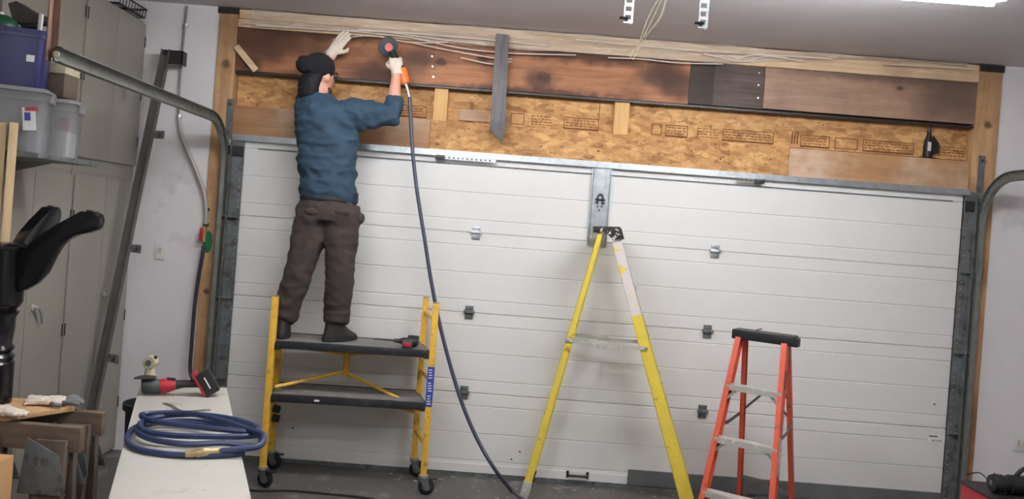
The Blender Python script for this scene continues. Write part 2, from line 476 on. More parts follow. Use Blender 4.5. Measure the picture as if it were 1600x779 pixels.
# header
hb = MB().span(-1.79, 1.236, -.012, .05, 2.585, 2.868).build('header_beam', M['beam'], wb, .003, label='orange brown knotty header beam with scorched patches')
for (u, v) in ((675, 88), (676, 104), (677, 120)):
    p = P(u, v, -.012); MB().cyl((p.x, -.012, p.z), (p.x, -.016, p.z), .006, 8).build('nail_head', M['chrome'], hb)
hd = MB().span(1.238, 1.735, -.008, .05, 2.59, 2.872).build('header_beam', M['beam_dark'], wb, .003, label='dark grey brown stained piece of header beam')
MB().span(1.238, 1.40, -.010, -.0078, 2.592, 2.870).build('stain_panel', M['beam_dark2'], hd, label='darker half of the stained header piece')
for (u, v) in ((1186, 114), (1185, 133), (1184, 153)):
    p = P(u, v, -.008); MB().cyl((p.x, -.008, p.z), (p.x, -.013, p.z), .006, 8).build('nail_head', M['chrome'], hd)
MB().span(1.737, 3.153, -.012, .05, 2.595, 2.87).build('header_beam', M['beam_right'], wb, .003, label='smooth brown right hand header beam')
MB().span(-1.79, 3.153, -.006, .05, 2.57, 2.583).build('painted_beam_shadow', M['darksteel'], wb)  # dark strip that stands in for the shadow line below the beam
MB().span(-1.79, 1.3, -.03, .09, 2.87, 2.925).build('top_plate', M['pine_x'], wb, .002)
MB().span(1.302, 3.153, -.022, .09, 2.872, 2.93).build('top_plate', M['pine_x'], wb, .002)
MB().span(-1.79, 3.153, -.012, .09, 2.932, 2.99).build('upper_plate', M['pine_x'], wb, .002)
# OSB band (recessed) and the lower layer
MB().span(-1.79, .66, .07, .085, 2.36, 2.572).build('osb_sheet', M['osb'], wb)
MB().span(.664, 3.153, .07, .085, 2.36, 2.572).build('osb_sheet', M['osb'], wb)
MB().span(-1.79, -.468, .012, .085, 2.13, 2.355).build('lower_board', M['low_board_left'], wb, .002, label='dusty brown board over the door beside the man')
ol = MB().span(-.466, 1.943, .012, .085, 2.13, 2.355).build('lower_osb_strip', M['osb'], wb, .002)
MB().span(1.945, 3.153, .012, .085, 2.13, 2.35).build('lower_board', M['low_board'], wb, .002, label='pale brown board over the right end of the door')
for (u0, u1, v0, v1) in ((679, 697, 134, 188), (961, 981, 152, 210)):
    a = P(u0 + 1, v0, .01); b = P(u1, v1, .01)
    MB().span(a.x, b.x, .016, .07, 2.355, 2.572).build('nailing_block', M['pine'], wb, .002, label='pale pine nailing block')
for (u0, u1, va, vb) in ((716, 764, 170, 189), (787, 797, 180, 195)):
    a, b = P(u0, va, .06), P(u1, vb, .06)
    MB().span(a.x, b.x, .055, .07, a.z - .075, a.z).build('osb_patch', M['low_board_left'], wb, label='plain patch on the rough sheathing')
# stamps printed on the sheathing (illegible in the photo): frames, bars and rows of ticks
ink = MB(); yy = .07
def frame(x0, x1, z0, z1, t=.005):
    mark(ink, x0, x1, z0, z0 + t, yy); mark(ink, x0, x1, z1 - t, z1, yy); mark(ink, x0, x0 + t, z0, z1, yy); mark(ink, x1 - t, x1, z0, z1, yy)
def rows(x0, x1, z0, z1, n):
    for i in range(n):
        z = z0 + (z1 - z0) * (i + .5) / n; x = x0
        while x < x1 - .01:
            l = random.uniform(.008, .03); mark(ink, x, min(x + l, x1), z - .003, z + .003, yy); x += l + random.uniform(.005, .012)
for (u0, u1, kind) in ((797, 818, 1), (830, 862, 2), (880, 935, 3), (1018, 1034, 1), (1040, 1075, 3), (1090, 1122, 2), (1130, 1210, 3), (1238, 1250, 0), (1252, 1298, 3), (1306, 1342, 1), (1350, 1430, 3), (1470, 1510, 2), (620, 665, 3)):
    x0, x1 = P(u0, 200, .07).x, P(u1, 200, .07).x; z0, z1 = 2.375, 2.45
    if kind == 0:
        for k in range(3): mark(ink, x0 + k * .018, x0 + k * .018 + .008, z0 + .01, z1 + .02, yy)
    if kind == 1: frame(x0, x1, z0, z1)
    if kind == 2: rows(x0, x1, z0, z1, 4); mark(ink, x0, x0 + .004, z0, z1, yy)
    if kind == 3: frame(x0, x1, z0, z1); rows(x0 + .012, x1 - .012, z0 + .01, z1 - .01, 3); mark(ink, x0, x1, z0 - .006, z0, yy)
ink.build('ink_stamps', M['ink'], wb, label='rows of brown mill stamps').__setitem__('kind', 'stuff')
# loose grey board and small brace
a, b = P(786, 55, -.02), P(784, 222, -.02)
gb = MB(); x0 = P(786, 57, -.02).x
tl, tr = P(775, 56, -.03), P(795, 58, -.03); br, bl_ = P(783, 223, -.03), P(765, 205, -.03)
gb.prism([(tl.x, -.10, tl.z), (tr.x, -.10, tr.z), (br.x + .018, -.10, br.z + .09), (br.x, -.10, br.z), (bl_.x, -.10, bl_.z)], (0, .026, 0))
gb.span(tl.x + .02, tr.x - .02, -.075, -.012, 2.70, 2.80); gb.build('hanging_board', M['grey_wood'], wb, .002, label='weathered grey board with a slanted lower end')
br_ = MB(); br_.bar(P(369, 72, -.03) + Vector((.0, 0, 0)), P(400, 110, -.03), .04, .016, (0, 1, 0))
br_.build('brace_stick', M['pine_x'], wb, .001, label='short pale diagonal stick')
# torn vapour barrier plastic hanging along the ledge
ps = MB(); nx = 220; prev = None
for i in range(nx + 1):
    X = -1.7 + 4.75 * i / nx
    f = max(.15, 1 - max(0, X - 1.6) * .8)
    sag = .045 + .05 * math.exp(-((X + .35) / .6) ** 2) + .03 * math.exp(-((X - 1.4) / .4) ** 2) + .03 * noise.noise(Vector((X * 1.1, 3, 0))) + .02 * math.sin(X * 2.1)
    cur = []
    for j in range(13):
        t = j / 12
        y = -.05 - .025 * noise.noise(Vector((X * 4, t * 9, 1))) - .012 * math.sin(t * 14 + X * 1.7)
        z = 2.985 - t * (sag + .05) * f + .01 * noise.noise(Vector((X * 3, t * 7, 5)))
        cur.append(ps.b.verts.new((X, y, z)))
    if prev:
        for j in range(12): ps.b.faces.new((prev[j], cur[j], cur[j + 1], prev[j + 1]))
    prev = cur
pso = ps.build('plastic_sheet', M['plastic_sheet'], wb, smooth=True, label='torn wrinkled clear plastic sheet')
# gathered folds as thin cords, whitened to paint in the sheet's shiny streaks
fo = MB()
for (pts) in ([(400, 40), (520, 47), (600, 50), (690, 62), (760, 70)], [(560, 46), (640, 52), (760, 62), (860, 72)], [(900, 62), (1010, 72), (1100, 80), (1180, 84), (1300, 92)], [(1150, 92), (1180, 86), (1230, 90)], [(1380, 100), (1460, 104), (1520, 108)], [(640, 58), (720, 75), (800, 83), (900, 86)], [(720, 90), (770, 100), (800, 96)], [(1100, 84), (1160, 96), (1200, 88), (1260, 97)], [(950, 90), (1000, 92), (1060, 98), (1130, 100)], [(380, 36), (450, 42), (560, 50), (640, 58)], [(520, 62), (580, 56), (640, 66), (700, 66)], [(640, 66), (700, 78), (780, 92), (800, 92)]):
    fo.tube(bez([P(u, v, -.065) for u, v in pts], 8), .0042, 6)
fo.build('sheet_fold_shine', M['fold_shine'], pso)

# ------------------------------------------------------------------ the overhead door
DX0, DX1 = -1.69, 3.12
door = thing('door_1', 'closed white ribbed overhead garage door of four wide sections', None, (0.7, 0, 0), kind='structure')
SH = [.02, .555, 1.088, 1.622, 2.125]
for k in range(4):
    z0, z1 = SH[k] + .001, SH[k + 1] - .001
    mb = MB(); mb.span(DX0, DX1, .0045, .03, z0, z1)
    h = .534; cuts = [z0] + [SH[k + 1] - h * (1 - f) for f in (.16, .5, .84) if SH[k + 1] - h * (1 - f) > z0 + .02] + [z1]
    if k == 3: cuts = [z0] + [SH[3] + h * f for f in (.16, .5, .84)] + [z1]
    for a, b in zip(cuts[:-1], cuts[1:]):
        # each plank face leans very slightly so that its edge catches the light
        ya, yb = .0, .003
        vs = [(DX0, .006, a + .0015), (DX0, ya, a + .006), (DX0, ya + .0008, b - .0035), (DX0, .006, b - .0015)]
        mb.prism(vs, (DX1 - DX0, 0, 0))
    sec = mb.build('door_section', M['door'], door)
MB().span(DX0, DX1, .03, .05, .02, 2.12).build('seam_backing', M['door_gap'], door)
# hinges on the seams
def hinge(cx, cz, bright):
    m = MB(); w_ = .055
    m.span(cx - w_ / 2, cx + w_ / 2, -.008, -.0005, cz + .006, cz + .042); m.span(cx - w_ / 2, cx + w_ / 2, -.008, -.0005, cz - .045, cz - .006)
    m.span(cx - .036, cx + .036, -.028, -.008, cz + .0, cz + .012)
    m.cyl((cx - .036, -.02, cz), (cx + .036, -.02, cz), .009, 10)
    for sx in (-.017, .017): m.cyl((cx + sx, -.008, cz + .028), (cx + sx, -.014, cz + .028), .006, 8)
    o = m.build('hinge', M['galv'] if bright else M['galv_dull'], door, .0008)
for (u, v, b) in ((744, 363, 1), (733, 487, 0), (725, 612, 0), (1117, 392, 1), (1105, 517, 0), (1097, 642, 0)):
    p = P(u, v, 0); hinge(p.x, p.z, b)
# top strut, centre stile with lock plate
st = MB(); st.span(-1.77, 3.15, -.03, .0, 2.128, 2.134); st.span(-1.77, 3.15, -.032, -.028, 2.118, 2.158); st.span(-1.77, 3.15, -.028, .008, 2.152, 2.156)
st.build('top_strut', M['galv'], door, label='shiny galvanised strut along the door top')
MB().span(-1.6, 3.05, -.006, .0, 2.072, 2.078).build('painted_strut_shadow', M['galv_dull'], door)  # thin grey strip painting in the shadow line beneath the strut
for (u, v, s) in ((688, 245, 1), (1186, 283, -1)):
    p = P(u, v, -.03); m = MB()
    m.span(p.x - .03, p.x + .03, -.055, -.033, p.z - .016, p.z + .012)
    lt = m.build('top_latch', M['darksteel'], door, .002)
    xe = p.x + .37 if s > 0 else p.x - .15
    sb = MB().span(p.x, xe, -.045, -.038, p.z - .010, p.z + .006).build('slotted_bar', M['galv' if s > 0 else 'alu_dark'], lt)
    m = MB(); k_ = 1
    while k_ * .03 < abs(xe - p.x) - .01: m.span(p.x + s * k_ * .03 - .006, p.x + s * k_ * .03 + .006, -.0458, -.045, p.z - .006, p.z + .002); k_ += 1
    m.build('slots', M['darksteel'], sb).__setitem__('kind', 'stuff')
xa, xb = P(926, 300, 0).x, P(950, 300, 0).x
zl = 1.60
m = MB(); m.span(xa - .012, xb + .012, -.004, 0, zl, 2.118)
for x in (xa - .012, xa + .02, xb - .02, xb + .012): m.span(x - .003, x + .003, -.022, 0, zl, 2.118)
m.span(xa, xb, -.018, -.004, zl, 2.118)
sti = m.build('centre_stile', M['galv'], door)
m = MB(); cx, cz = P(937, 312, 0).x, P(937, 312, 0).z
m.tube(bez([(cx - .016, -.03, cz - .03), (cx - .016, -.032, cz + .02), (cx, -.032, cz + .036), (cx + .016, -.032, cz + .02), (cx + .016, -.03, cz - .03)], 5), .005, 8)
m.tube([(cx - .033, -.026, cz), (cx + .033, -.026, cz)], .006, 8)
for dx, dz in ((-.028, -.022), (.028, -.022), (-.014, -.045), (.014, -.045), (0, -.07)): m.cyl((cx + dx, -.018, cz + dz), (cx + dx, -.024, cz + dz), .006, 8)
m.build('lock_bracket', M['darksteel'], sti)
# bottom seal, kick plate, lift handle, sticker
MB().span(DX0, DX1, -.004, .03, .0, .032).build('bottom_seal', M['galv_dull'], door)
MB().span(DX0, 1.02, -.008, .0, .03, .085).build('bottom_rail', M['door'], door)
MB().span(1.025, 3.12, -.012, .0, .028, .128).build('kick_plate', M['plate_grey'], door, label='grey steel plate along the door bottom')
hp = P(902, 741, 0); m = MB()
m.span(hp.x - .075, hp.x - .058, -.008, 0, hp.z - .022, hp.z + .022); m.span(hp.x + .058, hp.x + .075, -.008, 0, hp.z - .022, hp.z + .022)
m.tube([(hp.x - .066, -.006, hp.z), (hp.x - .06, -.035, hp.z), (hp.x + .06, -.035, hp.z), (hp.x + .066, -.006, hp.z)], .009, 8)
m.build('lift_handle', M['darksteel'], door)
s0, s1 = P(1450, 678, 0), P(1476, 692, 0); m = MB().span(s0.x, s1.x, -.001, .002, s1.z, s0.z)
stk = m.build('sticker', M['paper'], door, label='small white sticker')
m = MB(); m.span(s0.x + .006, s0.x + .066, -.0016, -.001, s0.z - .014, s0.z - .006); m.build('sticker_bar', M['ink'], stk)
m = MB(); m.cyl((s0.x + .035, -.0016, s0.z - .038), (s0.x + .035, -.001, s0.z - .038), .007, 10)
for k in range(4): m.span(s0.x + .05 + k * .012, s0.x + .058 + k * .012, -.0016, -.001, s0.z - .043, s0.z - .033)
m.build('sticker_mark', M['brass'], stk)
for (u, v) in ((457, 668), (812, 705), (799, 717), (1460, 631), (463, 714), (562, 724)):
    p = P(u, v, 0); MB().cyl((p.x, -.001, p.z), (p.x, .003, p.z), .006, 8).build('dark_spot', M['black'], door)
# steel edge angles with their roller brackets
for side, (xo, xi) in (('l', (-1.768, -1.688)), ('r', (3.122, 3.188))):
    ang = MB(); ang.span(xo, xi, -.022, -.010, 0, 2.14); ang.span(xo if side == 'l' else xi - .006, xo + .006 if side == 'l' else xi, -.06, -.010, 0, 2.12)
    ao = ang.build('edge_angle', M['galv_dull'], door)
    m = MB()
    for z in [x * .045 + .1 for x in range(44)]:
        m.cyl(((xi - .014) if side == 'l' else (xo + .014), -.022, z), ((xi - .014) if side == 'l' else (xo + .014), -.025, z), .0035, 6)
    m.build('rivets', M['galv'], ao).__setitem__('kind', 'stuff')
    for z in (.54, 1.075, 1.61, 2.05):
        m = MB()
        if z > 2: m.span(xo - (.04 if side == 'l' else 0), xi + (0 if side == 'l' else .03), -.034, -.024, z - .035, z + .03)
        else:
            m.span(xo - .01, xi, -.05, -.024, z - .008, z + .008); m.span(xo + .01, xi - .01, -.034, -.024, z + .008, z + .06 if side == 'l' else z + .03)
            m.cyl((xo - .05 if side == 'l' else xi - .01, -.045, z), (xi if side == 'l' else xi + .02, -.045, z), .006, 8)
        m.build('roller_bracket', M['darksteel'] if z > 2 else M['galv_dull'], door)
    sx = (-1.793, -1.77) if side == 'l' else (3.19, 3.203)
    MB().span(sx[0], sx[1], -.02, -.008, 0, 2.12).build('stop_moulding', M['pine_x'] if side == 'l' else M['galv_dull'], door)

# outlets
for i, (x, z) in enumerate(((P(251, 391).x, P(251, 391).z), (P(1590, 690).x, P(1590, 690).z))):
    t = thing('wall_outlet', ['white switch plate on the wall between leaning steel and left post', 'white outlet plate low on the wall at the right edge'][i], 'outlet', (x, -.001, z))
    MB().span(x - .035, x + .035, -.008, 0, z - .06, z + .06).build('cover_plate', M['white'], t, .002)
    MB().span(x - .008, x + .008, -.013, -.008, z - .018, z + .018).build('socket', M['cream'], t, .001)

# ================================================================== door tracks
def track(side):
    L = side == 'l'; x = -1.803 if L else 3.218
    t = thing('door_track', 'long galvanised track curving off the left post toward a rusty hanger' if L else 'galvanised track curving up the right post out of the frame', 'track', (x, -.07, 0))
    zc, rad = 1.93, .31; yv = -.055
    path = [Vector((x, yv, z)) for z in (0.0, .5, 1.0, 1.5, zc)]
    zh = 2.235; ye = -2.15 if L else -2.35
    for k in range(1, 9):
        a = k / 8 * math.pi / 2; path.append(Vector((x, yv - rad * (1 - math.cos(a)), zc + (zh - zc) * math.sin(a))))
    vert = path[:5]; curve = path[4:]; ye_z = 2.24
    horiz = [curve[-1], Vector((x, ye, ye_z))]
    def chan(pts, name):
        m = MB(); prev = None
        for i, p in enumerate(pts):
            d = (pts[min(i + 1, len(pts) - 1)] - pts[max(i - 1, 0)]).normalized()
            nrm = Vector((1, 0, 0)).cross(d)       # in the bend's plane
            s_ = 1 if L else -1
            q_ = 1.18
            prof = [(s_ * .016, -.026), (s_ * -.004, -.029), (s_ * -.014, -.022), (s_ * -.018, 0), (s_ * -.014, .022), (s_ * -.004, .029), (s_ * .016, .026),
                    (s_ * .016, .022), (s_ * -.003, .025), (s_ * -.010, .019), (s_ * -.014, 0), (s_ * -.010, -.019), (s_ * -.003, -.025), (s_ * .016, -.022)]
            ring = [m.b.verts.new(p + Vector((1, 0, 0)) * a + nrm * b) for a, b in [(pa * q_, pb * q_) for pa, pb in prof]]
            if prev:
                for k in range(len(ring)): m.b.faces.new((prev[k], prev[(k + 1) % len(ring)], ring[(k + 1) % len(ring)], ring[k]))
            prev = ring
        m.build(name, M['track'], t, smooth=True)
    chan(vert, 'vertical_track'); chan(curve, 'curved_track'); chan(horiz, 'horizontal_track')
    s_ = -1 if L else 1
    fp = MB(); zt = 2.39
    fp.span(x + s_ * .0 - .022, x + .022, -.017, -.0125, 1.98, zt)
    fp.build('flag_bracket', M['galv_dull'], t)
    MB().cyl((x + .0, -.017, zt - .035), (x + .0, -.026, zt - .035), .009, 6).build('bolt', M['darksteel'], t)
    for z in (.4, .95, 1.55):
        MB().span(x - .02, x + .035, -.03, -.014, z - .02, z + .02).build('jamb_bracket', M['galv_dull'], t)
    if L:
        hx = x - .022; hy = -2.15
        m = MB(); m.span(hx - .017, hx - .013, hy - .02, hy + .02, 2.21, 3.0); m.span(hx - .017, hx + .012, hy + .016, hy + .02, 2.23, 3.0)
        m.build('track_hanger', M['rust'], t, label='rust brown hanging angle')
        MB().cyl((x + .0, hy - .006, 2.24), (x + .0, hy - .012, 2.24), .013, 14).build('end_roller', M['cream'], t)
track('l'); track('r')

# opener hangers at the ceiling
def hanger(u, v, Y, label):
    p = P(u, v, Y); t = thing('ceiling_hanger', label, 'bracket', (p.x, p.y, 3.0), 'perforated hangers at the ceiling')
    z0 = p.z; m = MB(); x = p.x
    # perforated strap: two rails and cross webs leave the holes open
    for dx in (-.015, .011): m.span(x + dx, x + dx + .004, Y, Y + .003, z0, 3.0)
    z = z0
    while z < 3.0:
        m.span(x - .011, x + .011, Y, Y + .003, z, min(z + .012, 3.0)); z += .028
    m.span(x + .013, x + .016, Y, Y + .025, z0, 3.0)
    m.build('perforated_strap', M['galv'], t)
    MB().tube([(x - .03, Y - .006, z0 + .014), (x + .0, Y - .01, z0 + .014)], .005, 6).build('wing_bolt', M['darksteel'], t)
    return t
hanger(981, 36, -2.7, 'short perforated metal hanger above the gray board, beside loose wires')
hanger(1098, 44, -2.7, 'second perforated metal hanger, just right of the loose wires')
wm = MB()
for off in ((0, 0, 0), (5, 3, 0), (-4, -2, 0)):
    pts = [(1040 + off[0], -14, -2.5), (1022 + off[0] * 2, 25, -2.5), (1008 + off[0], 52, -2.48), (998 + off[1], 72, -2.46), (984 + off[0], 90 + off[1], -2.45)]
    wm.tube(bez([P(*q) for q in pts], 8), .0022, 6)
wm.tube(bez([P(1042, -14, -2.5), P(1034, 24, -2.5), P(1012, 52, -2.49), P(1000, 62, -2.48)], 8), .0022, 6)
wo = wm.build('loose_wires', M['wire']); tag(wo, 'thin cream wires dangling from the ceiling between the perforated hangers', 'wire')
p0 = P(1040, -14, -2.5); wq = MB().tube([(p0.x, p0.y, p0.z), (p0.x + .01, p0.y, 3.0)], .004, 6).build('wire_lead', M['wire'], None); wq.parent = wo

# fluorescent ceiling lights
def lamp(x, y, z, s, i):
    t = thing('ceiling_light', ['hanging fluorescent light over the right of the door', 'fluorescent light above the man and the scaffold', 'fluorescent light at the rear right of the ceiling', 'fluorescent light at the rear left of the ceiling', 'fluorescent light in the middle of the ceiling'][i], 'light', (x, y, z))
    MB().span(x - .62 * s, x + .62 * s, y - .022, y + .022, z + .0, z + .06).build('housing', M['white'], t)
    tm = emit('fluorescent_tube', (.955, .975, 1.0, 1), TUBE_W * LAMPS[i][4])
    for dy in (-.045, .045): MB().cyl((x - .6 * s, y + dy, z + .01), (x + .6 * s, y + dy, z + .01), .019, 12).build('tube', tm, t)
    for dx in (-.5, .5): MB().cyl((x + dx * s, y, z + .1), (x + dx * s, y, 3.0), .004, 6).build('hanging_rod', M['darksteel'], t)
for i, (x, y, z, s, _) in enumerate(LAMPS): lamp(x, y, z, s, i)

# ================================================================== left side: cabinets
FX = -2.42
def cabinet(y1, y0, z0, z1, name, label, handle_z, knob=False):
    t = thing(name, label, 'cabinet', (FX - .28, (y0 + y1) / 2, z0), 'grey steel cabinets along the left wall')
    MB().span(FX - .56, FX - .004, y0 + .002, y1 - .002, z0, z1).build('body', M['cabinet'], t)
    MB().span(FX - .004, FX - .003, y0 + .012, y1 - .012, z0 + .02, z1 - .02).build('door_gap', M['cab_gap'], t)
    ym = (y0 + y1) / 2
    for k, (a, b) in enumerate(((y0 + .008, ym - .0025), (ym + .0025, y1 - .008))):
        d = MB().span(FX - .003, FX + .018, a, b, z0 + .018, z1 - .018).build('door', M['cabinet'], t, .003)
        hy = a + .006 if k == 0 else b - .006
        for hz in (z0 + (z1 - z0) * .18, z0 + (z1 - z0) * .5, z0 + (z1 - z0) * .86):
            MB().cyl((FX + .02, hy, hz - .035), (FX + .02, hy, hz + .035), .004, 8).build('hinge', M['darksteel'], d)
        if k == 1:
            h = MB(); yh = a + .065
            h.lathe([(.02, 0), (.02, .008), (.012, .012), (.012, .03)], (FX + .018, yh, handle_z), 14, (1, 0, 0))
            h.tube([(FX + .046, yh, handle_z + .008), (FX + .05, yh + .03, handle_z - .03), (FX + .044, yh + .055, handle_z - .09)], [.009, .008, .006], 8)
            h.build('handle', M['chrome'], d, smooth=True)
    return t
ys = [0, -.787, -1.574, -2.36]
names_l = ['tall grey steel cabinet nearest the door wall, behind the leaning steel', 'tall grey steel cabinet behind the black pedestal legs', 'tall grey steel cabinet at the left frame edge behind the lumber']
names_u = ['grey overhead cabinet nearest the door wall above the tall cabinet', 'grey overhead cabinet behind the rusty hanger and the totes', 'grey overhead cabinet behind the blue tote at the frame edge']
for i in range(3):
    if i < 2: cabinet(ys[i] - .003, ys[i + 1], .0, 1.81, 'storage_cabinet', names_l[i], 1.065)
    cabinet(ys[i] - .003, ys[i + 1], 1.88, 2.86, 'overhead_cabinet', names_u[i], 2.39)
    if i == 2: break
    k = MB().span(FX - .55, FX - .001, ys[i + 1] + .002, ys[i] - .004, 1.8105, 1.8795).build('cabinet_filler', M['cabinet']); tag(k, ['grey filler strip between cabinets beside the leaning steel', 'grey filler strip between cabinets above the black pedestal legs', 'grey filler strip between cabinets behind the totes'][i], 'filler')
# tray on top of the cabinets
t = thing('wire_tray', 'dark wire tray on top of the overhead cabinet near the ceiling', 'tray', (-2.5, -.2, 2.862))
m = MB(); m.tube([(-2.62, -.42, 2.875), (-2.4, -.42, 2.875), (-2.4, -.06, 2.875), (-2.62, -.06, 2.875), (-2.62, -.42, 2.875)], .006, 6)
m.tube([(-2.63, -.43, 2.93), (-2.39, -.43, 2.93), (-2.39, -.05, 2.93), (-2.63, -.05, 2.93), (-2.63, -.43, 2.93)], .006, 6)
for k in range(10): m.bar((-2.395, -.42 + k * .04, 2.87), (-2.39, -.42 + k * .04, 2.93), .004, .004)
m.build('tray_rim', M['darksteel'], t)
m = MB()
for k in range(9): m.bar((-2.62, -.40 + k * .04, 2.872), (-2.4, -.40 + k * .04, 2.872), .005, .005)
m.build('tray_wires', M['darksteel'], t)

# leaning steel section with three clip brackets
lt_, lb = P(260, 78, -.12), Vector((-2.345, -.60, 0))
d_ = (lt_ - lb); 
t = thing('leaning_track', 'tall dark grey steel channel leaning against the wall with three clips', 'steel', lb)
m = MB(); sx = Vector((1, 0, 0)); nrm = sx.cross(d_).normalized()
for off, w_, h_ in ((Vector((0, 0, 0)), .048, .006), (Vector((-.024, 0, 0)), .005, .04), (Vector((.024, 0, 0)), .005, .04)):
    m.bar(lb + off + nrm * 0, lt_ + off, w_, h_, nrm)
m.build('channel', M['lean_steel'], t)
m = MB(); a = lt_ + Vector((-.02, 0, -.03)); m.span(a.x, a.x + .13, a.y - .01, a.y + .0, a.z - .06, a.z + .03)
m.span(a.x, a.x + .13, a.y - .01, a.y + .07, a.z + .025, a.z + .03); m.span(a.x + .125, a.x + .13, a.y - .01, a.y + .07, a.z - .06, a.z + .03)
m.build('top_bracket', M['darksteel'], t)
for (v0) in (2.10, 1.37, .70):
    k = (v0 - lb.z) / d_.z; c = lb + d_ * k + Vector((.036, 0, 0)); m = MB()
    m.span(c.x, c.x + .055, c.y - .004, c.y, c.z - .025, c.z + .025); m.span(c.x + .051, c.x + .055, c.y - .03, c.y, c.z - .025, c.z + .025); m.span(c.x + .055, c.x + .075, c.y - .034, c.y - .03, c.z - .025, c.z + .025)
    m.cyl((c.x + .028, c.y - .004, c.z), (c.x + .028, c.y - .010, c.z), .008, 6)
    m.build('clip_bracket', M['galv_dull'], t)

# air line down the wall
t = thing('air_line', 'thin pale air pipe from the ceiling to a red valve beside the left post', 'pipe', (-2.15, -.02, 1.5))
up = [P(292, 9, -.02), P(286, 70, -.02), P(281, 130, -.02), P(279, 180, -.02)]
MB().tube(bez(up, 6), .0075, 8).build('pipe', M['track'], t, smooth=True)
dn = [P(279, 180, -.025), P(285, 215, -.028), P(303, 258, -.03), P(318, 298, -.03), P(322, 325, -.03), P(322, 350, -.03)]
MB().tube(bez(dn, 8), .0125, 10).build('flexible_pipe', M['pipe_white'], t, smooth=True)
for (u, v) in ((291, 40), (281, 181), (323, 327), (322, 350)):
    p = P(u, v, -.02); MB().cyl(p - Vector((0, 0, .01)), p + Vector((0, 0, .01)), .018, 8).build('clamp', M['darksteel'] if v > 300 else M['galv'], t)
p = P(319, 366, -.035); m = MB(); m.cyl(p - Vector((0, 0, .05)), p + Vector((0, 0, .05)), .014, 10); m.build('valve_body', M['brass'], t)
MB().box(p + Vector((-.012, -.022, .0)), (.02, .012, .09)).build('valve_lever', M['red'], t, .003, label='red valve lever')
hd_ = [P(318, 384, -.04), P(316, 400, -.05), P(309, 440, -.05), P(304, 480, -.06), P(300, 530, -.08), P(297, 575, -.10), P(300, 590, -.12), P(306, 606, -.15)]
hh = MB().tube(bez(hd_, 8), .012, 10).build('supply_hose', M['hose_dark'], None, smooth=True); tag(hh, 'dark supply hose hanging from the red valve down along left post', 'hose')
e_ = P(306, 606, -.15)
m = MB().tube(bez([e_, e_ + Vector((.01, 0, -.2)), Vector((e_.x + .02, -.18, .12)), Vector((e_.x + .05, -.26, .014)), Vector((e_.x + .16, -.42, .013))], 6), .012, 10).build('hose_tail', M['hose_dark']); m.parent = hh

# shelf and totes
SZ = 1.85
t = thing('wall_shelf', 'narrow grey shelf on the cabinet fronts carrying the totes', 'shelf', (-2.2, -1.4, SZ))
MB().span(-2.398, -2.0, -1.885, -1.34, SZ - .022, SZ).build('shelf_board', M['galv_dull'], t, .002)
for y in (-1.75, -1.4):
    MB().prism([(-2.4, y, SZ - .024), (-2.2, y, SZ - .024), (-2.4, y, SZ - .08)], (0, .004, 0)).build('shelf_bracket', M['cabinet'], t)

def tote(name, label, c, w_, d_, h_, rot, mat, lidmat, cat='storage box', rim_mat=None, lid=True):
    t = thing(name, label, cat, c, rotz=rot); W = local(t)
    def ring(z, hw, hd, r=.03, n=4):
        out = []
        for cx, cy, a0 in ((hw - r, hd - r, 0), (-hw + r, hd - r, 90), (-hw + r, -hd + r, 180), (hw - r, -hd + r, 270)):
            for k in range(n): a = R(a0 + 90 * k / (n - 1)); out.append(W(cx + r * math.cos(a), cy + r * math.sin(a), z))
        return out
    m = MB(); hw, hd = w_ / 2, d_ / 2
    secs = [(0, hw * .88, hd * .88), (h_ * .5, hw * .92, hd * .92), (h_ * .86, hw * .95, hd * .95), (h_ * .86, hw * .99, hd * .99), (h_ * .91, hw * .99, hd * .99), (h_ * .91, hw * .97, hd * .97), (h_, hw * .985, hd * .985), (h_ + .001, hw * .94, hd * .94), (h_ * .86, hw * .92, hd * .92), (.006, hw * .85, hd * .85)]
    rings = [[m.b.verts.new(p) for p in ring(*s_)] for s_ in secs]; n = len(rings[0])
    for i in range(len(rings) - 1):
        for k in range(n): m.b.faces.new((rings[i][k], rings[i][(k + 1) % n], rings[i + 1][(k + 1) % n], rings[i + 1][k]))
    m.b.faces.new(rings[0][::-1]); m.b.faces.new(rings[-1])
    m.build('tub', mat, t, smooth=True)
    if lid:
        m = MB(); secs = [(h_ + .002, hw * 1.03, hd * 1.03), (h_ + .014, hw * 1.03, hd * 1.03), (h_ + .02, hw * .98, hd * .98), (h_ + .014, hw * .9, hd * .9)]
        rings = [[m.b.verts.new(p) for p in ring(*s_)] for s_ in secs]
        for i in range(3):
            for k in range(n): m.b.faces.new((rings[i][k], rings[i][(k + 1) % n], rings[i + 1][(k + 1) % n], rings[i + 1][k]))
        m.b.faces.new(rings[0][::-1]); m.b.faces.new(rings[-1]); m.build('lid', lidmat, t, smooth=True)
        for sx_ in (-1, 1):
            q = W(sx_ * hw * 1.03, 0, h_ - .01); MB().box(q, (.012, .09, .05), (0, 0, rot)).build('latch', lidmat, t, .003)
    return t, W
rz = R(20)
t1, W1 = tote('clear_tote', 'large clear tote with a white and red label under the blue tote', (-2.21, -1.745, SZ), .31, .24, .27, rz, M['clear'], M['clear_lid'])
q = P(49, 193, -1.86); m = MB(); m.box(W1(.09, -.121, .15), (.052, .003, .10), (R(0), R(-6), rz)); m.build('label_sticker', M['paper'], t1, label='white label')
MB().box(W1(.095, -.123, .195), (.05, .003, .018), (0, R(-6), rz)).build('label_band', M['red'], t1, label='red band')
MB().box(W1(.083, -.123, .16), (.024, .003, .036), (0, R(-6), rz)).build('label_square', M['label_blue'], t1, label='blue square')
t2, W2 = tote('clear_tote', 'clear tote with red and pale goods at the shelf end nearest the leaning steel', (-2.206, -1.47, SZ), .30, .24, .26, R(15), M['clear'], M['clear_lid'])
